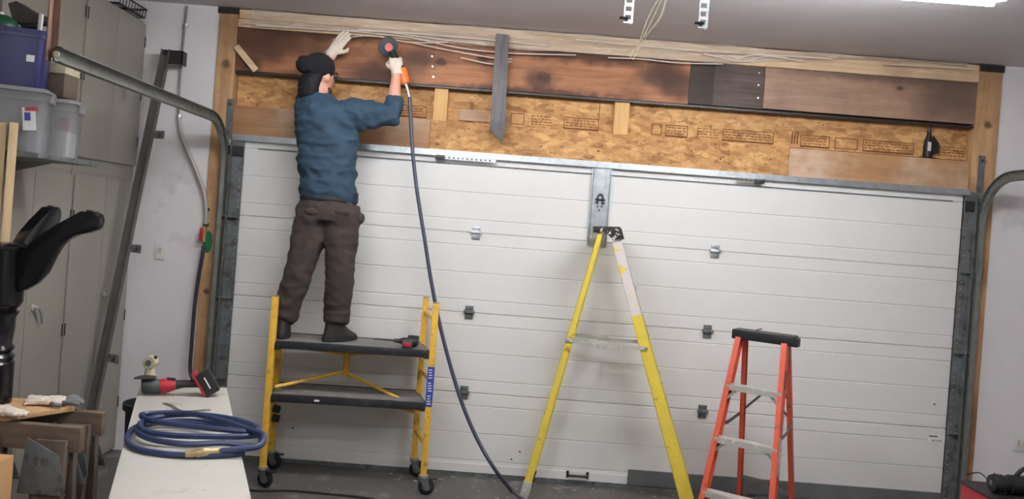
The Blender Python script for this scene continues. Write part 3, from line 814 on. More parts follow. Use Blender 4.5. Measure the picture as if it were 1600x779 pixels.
def content(nm, W, x, y, z0, sz, mat, label, cat):
    o = MB().box(W(x, y, z0 + sz[2] / 2), sz, (0, 0, .15)).build(nm, mat, None, .006); tag(o, label, cat)
content('stored_box', W1, -.0, .02, .01, (.18, .12, .12), M['tote_dark'], 'dark grey carton blurred inside the large clear tote', 'box')
content('stored_jar', W2, .07, .0, .01, (.10, .12, .12), M['tote_item'], 'pale carton inside the end tote', 'box')
content('stored_cup', W2, -.07, .02, .01, (.08, .1, .07), M['tote_dark'], 'dark cup shaped item inside the end tote', 'cup')
content('stored_can', W2, .09, -.04, .135, (.05, .02, .06), M['red'], 'red item on the pale carton inside the end tote', 'box')
t3, W3 = tote('blue_tote', 'deep blue plastic tote with a small white label, topmost of the stack', (-2.225, -1.745, SZ + .293), .30, .24, .255, rz, M['bluebin'], M['bluebin'], lid=False)
MB().box(W3(.09, -.119, .125), (.032, .003, .03), (0, R(0), rz)).build('label_sticker', M['paper'], t3, label='small white label')
m = MB(); m.box(W3(0, 0, .235), (.26, .2, .02), (0, 0, rz)); m.build('inner_floor', M['bluebin'], t3)
g = MB(); g.lathe([(.0, .052), (.035, .048), (.062, .03), (.078, 0), (.078, -.010)][::-1], W3(-.055, -.02, .266), 24, cap=True)
go = thing('green_lid', 'green domed plastic lid lying on the blue tote at the frame edge', 'lid', W3(-.055, -.02, .256)); g.build('dome', M['green_lid'], go, smooth=True)
MB().ball(W3(-.055, -.02, .32), .012, 10).build('lid_knob', M['white'], go)
# dark angular case with pale handle behind, standing on the end of the tote stack's lid
cs = thing('tool_guard', 'dark grey angular guard with pale upright handle behind the green lid', 'tool', (-2.22, -1.7, 2.42))
q = [P(12, 5, -1.72), P(25, 1, -1.72), P(58, 21, -1.72), P(80, 28, -1.72), P(68, 36, -1.72), P(57, 36, -1.72), P(20, 35, -1.72)]
MB().prism(q, (0, .07, 0)).build('guard_body', M['grey_canvas'], cs, .004)
MB().bar(P(65, 22, -1.74), P(62, 48, -1.74), .016, .016).build('handle', M['white'], cs, .003)
MB().prism([P(31, 36, -1.72), P(56, 36, -1.72), P(54, 41, -1.72), P(33, 45, -1.72)], (0, .05, 0)).build('lower_strip', M['black'], cs)
cb = thing('brown_carton', 'dark brown carton with a cream top strip behind the blue tote', 'box', (-2.3, -1.35, 2.14))
c0, c1 = P(60, 112, -1.53), P(98, 160, -1.53); c1.z = 2.142
MB().span(c0.x - .06, c1.x, -1.53, -1.40, c1.z, c0.z).build('carton', M['card_dark'], cb, .003)
MB().span(c0.x - .06, c1.x + .004, -1.534, -1.396, c0.z, c0.z + .06).build('carton_flap', M['cream'], cb, .003)

# lumber standing up at the left edge
for i, (u0, u1) in enumerate(((-8, 8), (9, 27))):
    a = P(u0, 190, -1.93); b = P(u1, 190, -1.93)
    t = MB(); t.box(((a.x + b.x) / 2 - .004, -1.905, a.z / 2), (.034, .036, a.z), (0, 0, R(33)))
    o = t.build('stud', M['stud_face'], None, .002); tag(o, ['pale rough stud standing at the extreme left frame edge', 'second pale stud, standing just in front of the clear tote'][i], 'lumber')

# black pedestal table base upside down
PX, PY = -2.03, -2.06
t = thing('pedestal_base', 'glossy black pedestal table base standing upside down on the plywood', 'table base', (PX, PY, .80))
k = 3.37 / 1270
def Zp(v): return P(0, v, PY).z
prof = [(.085, Zp(634)), (.085, Zp(566)), (.078, Zp(563)), (.084, Zp(556)), (.07, Zp(550)), (.082, Zp(543)), (.07, Zp(536)), (.077, Zp(515)), (.078, Zp(495)), (.09, Zp(486)), (.075, Zp(483)), (.092, Zp(476)), (.1, Zp(470)), (.1, Zp(396)), (.108, Zp(390)), (.108, Zp(383)), (.09, Zp(379)), (.0, Zp(378))]
prof[0] = (.085, .7985)
MB().lathe(prof, (PX, PY, 0), 28).build('column', M['black_lacquer'], t, smooth=True)
outline = [(30, 398), (37, 393), (63, 368), (92, 350), (115, 338), (129, 330), (151, 330), (158, 335), (160.5, 343), (159, 352), (154, 359), (142, 363), (123, 366.5), (108, 374), (96, 385), (87, 400), (74, 426), (58, 443), (40, 453), (28, 456)]
pr = [(P(u, v, PY).x - PX - .0, P(u, v, PY).z) for u, v in outline]
for a in (0, 90, 180, 270):
    rm = Matrix.Rotation(R(a), 3, 'Z'); m = MB()
    pts = [rm @ Vector((x, -.026, z)) + Vector((PX, PY, 0)) for x, z in pr]
    m.prism(pts, rm @ Vector((0, .052, 0)))
    lg = m.build('curved_leg', M['black_lacquer'], t, .008)
    m = MB()
    q = rm @ Vector((pr[5][0] + .03, 0, 0)) + Vector((PX, PY, pr[5][1])); m.cyl(q, q + Vector((0, 0, .008)), .012, 10)
    m.build('leveller', M['darksteel'], lg)

# plywood offcut on two sawhorses
def sawhorse(bx, by, right, label, second, zt=.775):
    t = thing('sawhorse', label, 'sawhorse', (bx, by, 0), 'worn wooden sawhorses at the left')
    MB().span(right - .82, right, by - .02, by + .02, zt - .098, zt).build('top_rail', M['saw_wood'], t, .003)
    for cx in (right - .10, right - second):
        for s_ in (-1, 1):
            MB().bar((cx, by + s_ * .03, zt - .05), (cx + (.0), by + s_ * .085, 0.0), .12, .035, (0, 1, 0)).build('leg', M['saw_leg'], t, .002)
        MB().prism([(cx - .085, by - .054, zt - .04), (cx + .04, by - .054, zt - .10), (cx + .085, by - .072, zt - .25), (cx - .10, by - .072, zt - .25)], (0, -.006, 0)).build('leg_bracket', M['galv_dull'], t, .001)
        MB().prism([(cx - .085, by + .054, zt - .04), (cx + .04, by + .054, zt - .10), (cx + .085, by + .072, zt - .25), (cx - .10, by + .072, zt - .25)], (0, .006, 0)).build('leg_bracket', M['galv_dull'], t, .001)
        MB().span(cx - .05, cx + .05, by - .026, by + .026, zt - .15, zt - .102).build('bracket_saddle', M['galv_dull'], t)
    return t
sawhorse(-1.9, -2.235, -1.545, 'worn wooden sawhorse with galvanised brackets, the one nearer the white bench front', .36)
sawhorse(-1.9, -1.995, -1.575, 'worn wooden sawhorse standing behind the other, closer to the cabinets', .70)
pz = .777
poly = [FL(-60, 660, pz), FL(17, 656, pz), FL(92, 640, pz), FL(78, 630, pz), FL(-40, 622, pz)]
poly = [(-2.2, -2.27, pz), (-1.84, -2.25, pz), (-1.69, -2.02, pz), (-1.76, -1.955, pz), (-2.2, -1.955, pz)]
o = MB().prism(poly, (0, 0, .02)).build('plywood_offcut', M['ply'], None, .002); tag(o, 'pale plywood offcut lying across the two sawhorses', 'board')
def glove(name, label, c, rot, grey):
    t = thing(name, label, 'glove', c, rotz=rot); W = local(t); m = MB()
    m.loft([(W(.045, 0, .014), .036, .010, (-math.sin(rot), math.cos(rot), 0), (0, 0, 1)), (W(0, 0, .016), .045, .014, (-math.sin(rot), math.cos(rot), 0), (0, 0, 1)), (W(-.06, 0.005, .017), .036, .013, (-math.sin(rot), math.cos(rot), 0), (0, 0, 1)), (W(-.11, .01, .012), .045, .009, (-math.sin(rot), math.cos(rot), .15), (0, 0, 1))], 16)
    organic(m, 'palm', M['glove'], t, .0045, 2, .007, .028)
    f = MB()
    for i, (dy, l) in enumerate(((-.03, .075), (-.01, .085), (.012, .08), (.032, .06))):
        f.tube(bez([W(.03, dy, .014), W(.06, dy * 1.2, .018 + .003 * i), W(.03 + l, dy * 1.4 + .008 * (i % 2), .009)], 4), [.0095] * 8 + [.007], 8)
    f.tube(bez([W(-.01, -.03, .012), W(.01, -.06, .014), W(.04, -.068, .010)], 4), .0095, 8)
    organic(f, 'fingers', M['glove_grey'] if grey else M['glove'], t, .005, 3, .002, .03, label='grey coated fingers' if grey else None)
g1 = FL(95, 632, .80); glove('work_glove', 'crumpled white glove with grey fingers at the right corner of the plywood', (-1.775, -2.02, .7985), R(15), True)
glove('work_glove', 'pale crumpled glove beside the foot of the black pedestal', (-1.885, -2.225, .7985), R(170), False)
# cardboard box
bx = P(23, 708, -2.42)
t = thing('cardboard_box', 'tan cardboard box at the lower left frame corner', 'box', (bx.x - .22, -2.6, 0))
m = MB(); m.span(bx.x - .45, bx.x, -2.75, -2.42, 0, bx.z - .004); m.build('carton', M['card'], t, .006)
MB().span(bx.x - .45, bx.x, -2.62, -2.55, bx.z - .004, bx.z - .002).build('tape_strip', M['cream'], t)
# scraps behind the sawhorses
for i in range(3):
    x, y = -1.82 + random.uniform(-.03, .03), -1.45 + random.uniform(-.03, .03)
    o = MB().box((x, y, .0102 + .0205 * i), (random.uniform(.06, .16), .04, .02), (0, 0, random.uniform(0, 3))).build('wood_scrap', M['saw_wood'], None, .002); tag(o, ['dark wood scrap on the floor between sawhorses and bench, lowest of three', 'dark wood scrap on the floor between sawhorses and bench, middle of three', 'dark wood scrap on the floor between sawhorses and bench, topmost of three'][i], 'scrap', 'scraps heaped on the floor')

# ================================================================== white bench and what lies on it
BZ = .76; along = Vector((.352, -.936, 0)).normalized(); side_ = Vector((.936, .352, 0)).normalized()
bc = Vector((-1.482, -1.36, 0)); bw = .205; bl2 = 2.1
t = thing('work_bench', 'long narrow bench with a scuffed white top, slanting toward the viewer', 'bench', bc + along * 1.0)
def B(a, s_, z=BZ): v = bc + along * a + side_ * s_; return Vector((v.x, v.y, z))
MB().prism([B(0, -bw), B(0, bw), B(bl2, bw * 1.03), B(bl2, -bw * 1.03)], (0, 0, -.032)).build('bench_top', M['bench'], t, .003)
for a in (.28, 1.75):
    MB().bar(B(a, -bw + .03, BZ - .06), B(a, bw - .03, BZ - .06), .035, .05, (0, 0, 1)).build('cross_rail', M['saw_wood'], t)
    for s_ in (-1, 1): MB().bar(B(a, s_ * (bw - .05), BZ - .08), B(a, s_ * (bw - .03), 0), .04, .04, along).build('leg', M['saw_leg'], t)
# bucket behind
q = P(198, 622, -1.2); t = thing('trash_bucket', 'dark rubber bucket half hidden behind the bench corner', 'bucket', (-1.715, -1.2, 0))
MB().lathe([(.09, 0), (.11, .6), (.125, .6), (.125, .632), (.112, .632), (.108, .6), (.088, .02)], (-1.715, -1.2, 0), 28).build('tub', M['rubber'], t, smooth=True)
# coiled blue hose
m = MB(); pts = []; c0 = (305, 685)
def HP(u, v, dz=0): p = FL(u, v, BZ + .012); return Vector((p.x, p.y, BZ + .012 + dz))
loops = 5; seq = [(382, 707, 0), (330, 711, 0), (262, 709, 0), (212, 700, 0), (199, 686, .0), (207, 670, .0), (232, 661, 0), (290, 657, .0), (350, 662, .0), (392, 672, 0), (408, 684, 0), (400, 697, .0), (350, 700, .02), (290, 702, .02), (240, 695, .02), (216, 684, .02), (220, 671, .02), (262, 667, .02), (320, 671, .02), (372, 681, .022), (404, 687, .025), (385, 693, .03), (330, 694, .03), (268, 692, .03), (228, 686, .03), (218, 675, .035), (246, 664, .035), (300, 660, .035), (360, 667, .035), (398, 679, .035), (396, 690, .04), (340, 688, .045), (285, 682, .045), (240, 676, .045), (220, 667, .045), (232, 663, .045), (290, 664, .05), (345, 676, .05), (385, 690, .05), (410, 700, .05), (404, 709, .03), (370, 710, .02), (338, 710, .012), (322, 711, .0)]
t = thing('coiled_hose', 'coil of blue air hose with brass couplings lying on the bench', 'hose', HP(305, 685))
def clampedge(p):
    rel = p - bc; s_ = rel.dot(side_); a = rel.dot(along)
    if s_ > bw + .01: p = Vector((p.x, p.y, p.z + .0))
    return p
MB().tube(bez([clampedge(HP(*q)) for q in seq], 6), .0115, 8).build('hose', M['hose_blue'], t, smooth=True)
a, b = HP(294, 711.5, .007), HP(344, 709.5, .012); d = (b - a)
MB().lathe([(.013, -.01), (.0145, 0), (.0145, .025), (.018, .03), (.018, .065), (.016, .07), (.016, d.length - .04), (.0145, d.length - .035), (.0145, d.length)], a, 12, d).build('coupling', M['brass'], t, smooth=True)
# bent perforated strap
pts = bez([HP(257, 626, -.0105), HP(268, 630, -.0105), HP(280, 637, -.0105), (HP(300, 638, -.0105)), HP(329, 636, -.0105)], 6); m = MB(); acc = 0
for i in range(len(pts) - 1):
    d = (pts[i + 1] - pts[i]); n_ = Vector((-d.y, d.x, 0)).normalized()
    for s_ in (-1, 1): m.bar(pts[i] + n_ * s_ * .009, pts[i + 1] + n_ * s_ * .009, .004, .0015, (0, 0, 1))
    m.bar(pts[i] - n_ * .009, pts[i] + n_ * .009, .004, .0015, (0, 0, 1))
o = m.build('metal_strap', M['alu_dark']); tag(o, 'bent perforated metal strap on the bench in front of the red tool', 'strap')
# cordless grinder
ta, tb = FL(222, 615, BZ), FL(335, 612, BZ)
ta = Vector((-1.60, -1.58, BZ)); tb = Vector((-1.305, -1.50, BZ))
t = thing('cordless_grinder', 'red and black cordless tool with battery lying on the far end of the bench', 'power tool', (ta + tb) / 2)
ax = (tb - ta).normalized(); nx_ = Vector((-ax.y, ax.x, 0)); Lt = (tb - ta).length
def G(f, n_, z): return ta + ax * (f * Lt) + nx_ * n_ + Vector((0, 0, z))
MB().tube([G(-.0, 0, .042), G(.03, 0, .043), G(.2, 0, .04), G(.28, 0, .04)], [(.026, .03), (.032, .036), (.032, .036), (.028, .034)], 14).build('gear_head', M['tool_grey'], t, smooth=True)
MB().tube([G(.28, 0, .04), G(.33, 0, .043), G(.45, 0, .048), G(.5, 0, .05)], [(.03, .036), (.031, .036), (.028, .026), (.024, .022)], 14).build('motor_housing', M['red'], t, smooth=True)
MB().tube([G(.5, 0, .05), G(.6, 0, .055), G(.75, 0, .057), G(.84, 0, .062)], [(.024, .022), (.02, .019), (.019, .018), (.024, .024)], 12).build('grip', M['black'], t, smooth=True)
MB().box(G(.42, 0, .078), (.04, .014, .01), (0, R(4), math.atan2(ax.y, ax.x))).build('switch', M['black'], t, .002)
MB().box(G(.86, 0, .060), (.026, .075, .125), (0, R(-32), math.atan2(ax.y, ax.x))).build('battery_foot', M['red'], t, .005)
bt = MB().box(G(.965, 0, .068), (.066, .08, .118), (0, R(-32), math.atan2(ax.y, ax.x))).build('battery', M['black'], t, .006)
MB().box(G(.965, -.04, .07), (.006, .002, .06), (0, R(-32), math.atan2(ax.y, ax.x))).build('battery_mark', M['paper'], bt)
MB().lathe([(.045, 0), (.045, .004)], G(.06, 0, .081), 20, (0, 0, 1)).build('disc_guard', M['darksteel'], t)
MB().bar(G(-.12, 0, .078), G(.12, 0, .08), .02, .006, (0, 0, 1)).build('guard_arm', M['darksteel'], t)
# cream fitting
cq = P(232, 592, -1.50); t = thing('cream_fitting', 'small cream plastic fitting with a round face, standing on the tool', 'fitting', (cq.x, -1.48, BZ))
MB().lathe([(.028, 0), (.027, .04), (.030, .06), (.024, .09), (.022, .118)], (cq.x, -1.49, BZ), 16).build('fitting_body', M['cream'], t, smooth=True)
MB().cyl((cq.x, -1.465, BZ + .140), (cq.x, -1.515, BZ + .140), .030, 20).build('round_face', M['cream'], t)
m = MB(); m.cyl((cq.x, -1.515, BZ + .140), (cq.x, -1.521, BZ + .140), .014, 14); m.build('face_hub', M['galv_dull'], t)
MB().ball((cq.x + .024, -1.495, BZ + .165), .009, 10).build('dark_knob', M['black'], t)

# ================================================================== scaffold
FLp, FRp = Vector((-1.28, -.50, 0)), Vector((-.31, -.43, 0)); RLp, RRp = Vector((-1.325, -.145, 0)), Vector((-.40, -.085, 0))
t = thing('rolling_scaffold', 'small yellow rolling scaffold with two black decks under the man', 'scaffold', (FLp + RRp) / 2)
def pst(p, ztop, lab=None):
    m = MB(); top = Vector((p.x, p.y, ztop))
    m.span(p.x - .019, p.x + .019, p.y - .019, p.y + .019, .115, ztop)
    o = m.build('post', M['yellow_steel'], t, .004)
    MB().span(p.x - .018, p.x + .018, p.y - .018, p.y + .018, ztop, ztop + .006).build('post_cap', M['brass'], o)
    return o
pFL = pst(FLp, 1.155); pFR = pst(FRp, 1.178); pRL = pst(RLp, 1.165); pRR = pst(RRp, 1.175)
s = MB().span(FRp.x - .021, FRp.x + .0205, FRp.y - .0205, FRp.y + .01, .545, .79).build('safety_label', M['label_blue'], t, label='blue label strip with white lettering')
m = MB()
for k in range(14):
    z = .56 + k * .016
    if k % 5 == 4: continue
    m.span(FRp.x - .010 - random.uniform(0, .004), FRp.x + .010 + random.uniform(-.004, .004), FRp.y - .0212, FRp.y - .0205, z, z + .006)
m.build('label_lines', M['paper'], s)
for a, b in ((FLp, RLp), (FRp, RRp)):
    for z in (.30, .70, 1.08):
        MB().tube([Vector((a.x, a.y, z)), Vector((b.x, b.y, z))], .013, 10).build('rung', M['yellow_steel'], t, smooth=True)
def deck(z, name):
    fl = FLp + Vector((.0, -.0, 0)); fr = FRp; e = Vector((.022, 0, 0))
    a, b, c, d = FLp + e + Vector((0, .0, 0)), FRp - e, RRp - e, RLp + e
    q = [Vector((p.x, p.y, z)) for p in (a, b, c, d)]
    o = MB().prism([p + Vector((0, 0, -.012)) for p in q], (0, 0, .012)).build(name, M['deck_top'], t)
    m = MB()
    for p, r_ in ((q[0], q[1]), (q[3], q[2])): m.bar(p - Vector((0, 0, .020)), r_ - Vector((0, 0, .020)), .045, .03, (0, 1, 0))
    for p, r_ in ((q[0], q[3]), (q[1], q[2])): m.bar(p - Vector((0, 0, .024)), r_ - Vector((0, 0, .024)), .03, .035, (1, 0, 0))
    m.build('deck_frame', M['deck_edge'], o, .003)
    return o
DZ = .885
dk1 = deck(DZ, 'upper_deck'); dk2 = deck(.562, 'lower_deck')
# deck hooks
for p, sg in ((FLp, -1), (FRp, 1)):
    for z in (.865, .545): MB().span(p.x - sg * .05, p.x - sg * .0195, p.y - .02, p.y + .028, z - .03, z + .012).build('deck_hook', M['deck_edge'], t, .003)
cpx, cpy = P(541, 580, -.13).x, -.14
MB().tube([(cpx, cpy, .63), (cpx, cpy, .84)], .021, 12).build('hinge_post', M['yellow_steel'], t, smooth=True)
fa = P(418, 603, -.40)
for a, b in (((FLp.x + .02, -.44, P(418, 603, -.44).z), (cpx, cpy, .665)), ((cpx, cpy, .655), (FRp.x - .03, -.40, .51)), ((FLp.x + .02, -.40, .85), (cpx, cpy, .775)), ((cpx, cpy, .775), (cpx + .33, -.35, .845))):
    MB().tube([a, b], .011, 8).build('folding_brace', M['yellow_steel'], t, smooth=True)
MB().tube(bez([(FRp.x - .28, -.35, .525), (FRp.x - .1, -.33, .48), (RRp.x + .02, -.14, .42)], 6), .011, 8).build('folding_brace', M['yellow_steel'], t, smooth=True)
def caster(p, ang, sink=0):
    c = Vector((p.x, p.y, 0)); dv = Vector((math.cos(ang), math.sin(ang), 0)); n_ = Vector((-dv.y, dv.x, 0)); off = dv * .022
    o = MB().cyl(c + Vector((0, 0, .106)), c + Vector((0, 0, .122)), .03, 14).build('caster', M['galv'], t)
    m = MB()
    for s_ in (-1, 1): m.prism([c + n_ * s_ * .02 + dv * -.024 + Vector((0, 0, .108)), c + n_ * s_ * .02 + dv * .032 + Vector((0, 0, .108)), c + off + dv * .012 + n_ * s_ * .02 + Vector((0, 0, .034)), c + off - dv * .012 + n_ * s_ * .02 + Vector((0, 0, .034))], n_ * s_ * .003)
    m.build('fork', M['galv_dull'], o)
    wv = MB(); wv.lathe([(.02, -.013), (.045, -.013), (.05, -.009), (.05, .009), (.045, .013), (.02, .013)], c + off + Vector((0, 0, .05)), 24, n_)
    wv.build('wheel', M['rubber'], o, smooth=True)
    MB().lathe([(.024, -.0155), (.024, .0155)], c + off + Vector((0, 0, .05)), 16, n_).build('wheel_hub', M['galv_dull'], o)
    MB().bar(c + Vector((0, 0, .098)), c + dv * .085 + Vector((0, 0, .10)), .03, .006, (0, 0, 1)).build('brake_pedal', M['darksteel'], o)
caster(FLp, R(-20)); caster(FRp, R(8)); caster(RLp, R(-10)); caster(RRp, R(0))
for z in (.335, .395): MB().box((RLp.x + .02, RLp.y - .03, z), (.05, .035, .045), (0, .2, .3)).build('lock_knob', M['black'], t, .008)
# drill on the deck
dp = P(640, 541, -.30); dp = Vector((-.47, -.36, DZ + .001))
t = thing('cordless_drill', 'small red and black drill with a long bit lying on the upper deck', 'power tool', dp)
MB().tube([dp + Vector((-.06, 0, .035)), dp + Vector((-.03, 0, .035)), dp + Vector((.05, .0, .035)), dp + Vector((.06, 0, .035))], [.014, .024, .026, .018], 12).build('motor_housing', M['black'], t, smooth=True)
MB().box(dp + Vector((.0, -.077, .026)), (.05, .006, .026)).build('side_panel', M['red'], t, .002)
MB().bar(dp + Vector((.03, 0, .02)), dp + Vector((.02, .09, .018)), .03, .03, (0, 0, 1)).build('grip', M['black'], t, .006)
MB().box(dp + Vector((.02, .115, .03)), (.07, .05, .055)).build('battery', M['black'], t, .006)
MB().box(dp + Vector((.0, -.055, .022)), (.062, .04, .042)).build('battery_pack', M['tote_dark'], t, .005)
MB().tube([dp + Vector((-.06, 0, .035)), dp + Vector((-.09, 0, .035)), dp + Vector((-.095, 0, .035)), dp + Vector((-.22, .0, .036))], [.014, .012, .006, .004], 8).build('bit', M['darksteel'], t)
# plaster smear on the lower deck edge
o = MB().ball(P(488, 624, -.475) + Vector((0, -.018, 0)), (.05, .003, .012), 12).build('paint_smear', M['paper'], dk2, label='white smear')

# ================================================================== yellow stepladder
YN, YF = -.365, -.085
def LP(u, v): p = P(u, v, YN); return p
t = thing('yellow_stepladder', 'tall paint spattered yellow fibreglass stepladder standing open by the door', 'ladder', (.84, -.22, 0))
top_b, bot_b = P(938, 362, YN), Vector((.318, YN, 0)); top_f, bot_f = P(962, 376, YN), Vector((1.35, YN, 0))
def rail(a, b, w_, wb, y, dy, flange, mat, name='rail', split=None):
    """flat web in the side plane with two flanges (C channel)"""
    a, b = Vector(a), Vector(b); d = (b - a).normalized(); n_ = Vector((d.z, 0, -d.x))
    if n_.x < 0: n_ = -n_
    m = MB(); y1 = y + dy * .004
    m.prism([(a.x - n_.x * w_ / 2, y, a.z - n_.z * w_ / 2), (a.x + n_.x * w_ / 2, y, a.z + n_.z * w_ / 2), (b.x + n_.x * wb / 2, y, b.z + n_.z * wb / 2), (b.x - n_.x * wb / 2, y, b.z - n_.z * wb / 2)], (0, dy * .004, 0))
    for s_ in (-1, 1):
        p = a + n_ * s_ * w_ / 2; q = b + n_ * s_ * wb / 2; e = n_ * (-s_) * .004
        m.prism([(p.x, y, p.z), (q.x, y, q.z), (q.x + e.x, y, q.z + e.z), (p.x + e.x, y, p.z + e.z)], (0, dy * flange, 0))
    return m.build(name, mat, t)
lerp = lambda a, b, k_: Vector(a).lerp(Vector(b), k_)
def inset(p, k_): return Vector((p.x, YN + k_, p.z))
# near pair then far pair; the far rails sit closer together near the cap
rail(top_b, lerp(top_b, bot_b, 1.0), .034, .05, YN, 1, .024, M['ladder_yellow'], 'rear_rail')
f1 = lerp(top_f, bot_f, .27)
rail(top_f, f1, .062, .07, YN, 1, .028, M['ladder_paint'], 'front_rail_top')
rail(f1, bot_f, .07, .09, YN, 1, .028, M['ladder_yellow'], 'front_rail')
rail(top_b, bot_b, .034, .05, YF, -1, .024, M['ladder_yellow'], 'rear_rail')
rail(top_f, bot_f, .058, .085, YF, -1, .028, M['ladder_yellow'], 'front_rail')
# paint marks
for (k_, l_, off, mat) in ((.33, .05, .01, 'ladder_paint'), (.40, .06, -.01, 'ladder_paint')):
    pass
for k_ in (.17, .34, .51, .68, .85):
    p = lerp(top_f, bot_f, k_); MB().span(p.x - .03, p.x + .045, YN + .005, YF - .005, p.z - .012, p.z + .012).build('step', M['alu'], t, .002)
for k_ in (.34, .68):
    p = lerp(top_b, bot_b, k_); MB().span(p.x - .012, p.x + .012, YN + .005, YF - .005, p.z - .012, p.z + .012).build('rear_brace', M['alu'], t)
for y in (YN - .006, YF + .006):
    yy_ = y; a = P(885, 529, YN); b = P(1007, 540, YN); c = P(940, 536, YN)
    for p, q in ((a, c), (c, b)):
        sp = MB().bar((p.x, yy_, p.z), (q.x, yy_, q.z), .022, .004, (0, 1, 0)).build('spreader', M['alu'], t)
    MB().span(c.x - .03, c.x + .03, yy_ - .006, yy_ + .002, c.z - .024, c.z + .024).build('spreader_hinge', M['alu'], t, .002)
    for p in (a, b): MB().cyl((p.x, yy_ - .008, p.z), (p.x, yy_ + .004, p.z), .008, 8).build('rivet', M['galv'], t)
cp = [P(926, 353, YN), P(969, 354, YN), P(974, 373, YN), P(957, 376, YN), P(950, 367, YN), P(942, 363, YN), P(926, 363, YN)]
MB().prism([Vector((p.x, YN - .012, p.z)) for p in cp], (0, YF - YN + .024, 0)).build('top_cap', M['cap_paint'], t, .004)
for p, y in ((bot_b, YN), (bot_b, YF), (bot_f, YN), (bot_f, YF)):
    sgn = 1 if y == YN else -1; m = MB(); d = ((top_b if p is bot_b else top_f) - p).normalized()
    m.bar(Vector((p.x, y + sgn * .012 , 0.0)) + Vector((0, 0, .004)), Vector((p.x, y + sgn * .012, 0)) + d * (.11 if p is bot_b else .06) , .056 if p is bot_b else .096, .03, (0, 1, 0))
    m.build('foot', M['alu'] if y == YN and p is bot_b else M['rubber'], t, .003)

lad = bpy.data.objects['yellow_stepladder']; pv = Vector((.318, YN, 0)); rl = Matrix.Rotation(R(-9), 3, 'Z')
lad.location = pv + rl @ (lad.location - pv); lad.rotation_euler = (0, 0, R(-9))
# ================================================================== orange stepladder
OC = Vector((1.655, -.62, 0)); OA = R(-33)
t = thing('orange_stepladder', 'short orange fibreglass stepladder with aluminium steps and a black cap', 'ladder', OC, rotz=OA)
W = local(t); HT = 1.135; FT, FB = (-.045, -.36), (0, 0)
def fr(sx, z): k_ = 1 - z / HT; return W(sx * (.145 + .075 * k_), -.05 - .35 * k_, z)
def rr(sx, z): k_ = 1 - z / HT; return W(sx * (.135 + .04 * k_), .045 + .29 * k_, z)
xdir = (W(1, 0, 0) - W(0, 0, 0)); ydir = (W(0, 1, 0) - W(0, 0, 0))
def chan(a, b, w_, fl, sx, mat, name):
    m = MB(); d = (b - a).normalized(); n_ = xdir.cross(d).normalized()
    m.bar(a, b, .004, w_, n_)
    for s_ in (-1, 1):
        o_ = n_ * s_ * (w_ / 2 - .002) - xdir * sx * fl / 2
        m.bar(a + o_, b + o_, fl, .004, n_)
    return m.build(name, mat, t)
for sx in (-1, 1):
    r_ = chan(fr(sx, 0.01), fr(sx, HT - .01), .068, .03, sx, M['ladder_orange'], 'front_rail')
    if sx == 1:
        m = MB(); a, b = fr(1, .50), fr(1, .98); d = (b - a).normalized()
        m.bar(fr(1, .42) + xdir * .004, fr(1, .62) + xdir * .004, .002, .05, xdir.cross(d)); m.build('warning_label', M['alu'], r_, label='worn grey label')
        m = MB(); m.bar(fr(1, .88) + xdir * .004, fr(1, .98) + xdir * .004, .002, .02, xdir.cross(d)); m.build('black_mark', M['black'], r_)
    chan(rr(sx, 0.01), rr(sx, HT - .01), .04, .024, sx, M['ladder_orange'], 'rear_rail')
    for p, q in ((fr(sx, 0), fr(sx, .06)), (rr(sx, 0), rr(sx, .06))): MB().bar(p + Vector((0, 0, .003)), q, .04, .075, ydir).build('foot', M['rubber'], t, .003)
for z in (.27, .565, .86):
    a, b = fr(-1, z), fr(1, z); m = MB(); e = xdir * .004
    m.bar(a + e, b - e, .075, .004, (0, 0, 1)); 
    f_ = -ydir * .037
    m.bar(a + e + f_ - Vector((0, 0, .014)), b - e + f_ - Vector((0, 0, .014)), .004, .032, (0, 0, 1))
    m.bar(a + e - f_ - Vector((0, 0, .014)), b - e - f_ - Vector((0, 0, .014)), .004, .032, (0, 0, 1))
    st_ = m.build('step', M['alu'], t)
    for sx in (-1, 1):
        p = fr(sx, z) - xdir * sx * .075 - Vector((0, 0, .02)); q = fr(sx, z - .085) - xdir * sx * .012
        MB().bar(p - ydir * .02, q - ydir * .0, .016, .004, ydir).build('step_brace', M['alu'], st_)
for z in (.22, .80):
    MB().bar(rr(-1, z), rr(1, z), .004, .03, (0, 0, 1)).build('rear_brace', M['alu_dark'], t)
    c = (rr(-1, z) + rr(1, z)) / 2
    for sx in (-1, 1): MB().bar(c + xdir * sx * .02 - Vector((0, 0, .01)), rr(sx, z - .15), .014, .004, ydir).build('diagonal_brace', M['alu_dark'], t)
for sx in (-1, 1):
    a, b = fr(sx, .62) + xdir * sx * .006, rr(sx, .64) + xdir * sx * .004; c = (a + b) / 2 - Vector((0, 0, .015))
    MB().bar(a, c, .004, .022, (0, 0, 1)).build('spreader', M['alu_dark'], t); MB().bar(c, b, .004, .022, (0, 0, 1)).build('spreader', M['alu_dark'], t)
m = MB(); m.box(W(0, 0, HT + .012), (.355, .13, .056), (0, 0, OA)); cap = m.build('top_cap', M['black'], t, .006)
MB().box(W(.165, .03, HT + .0), (.05, .07, .05), (0, 0, OA)).build('cap_end', M['black'], cap, .004)
MB().tube(bez([W(-.06, 0, HT + .04), W(-.04, 0, HT + .05), W(-.02, .0, HT + .056)], 4), .004, 6).build('bent_nail', M['darksteel'], cap)

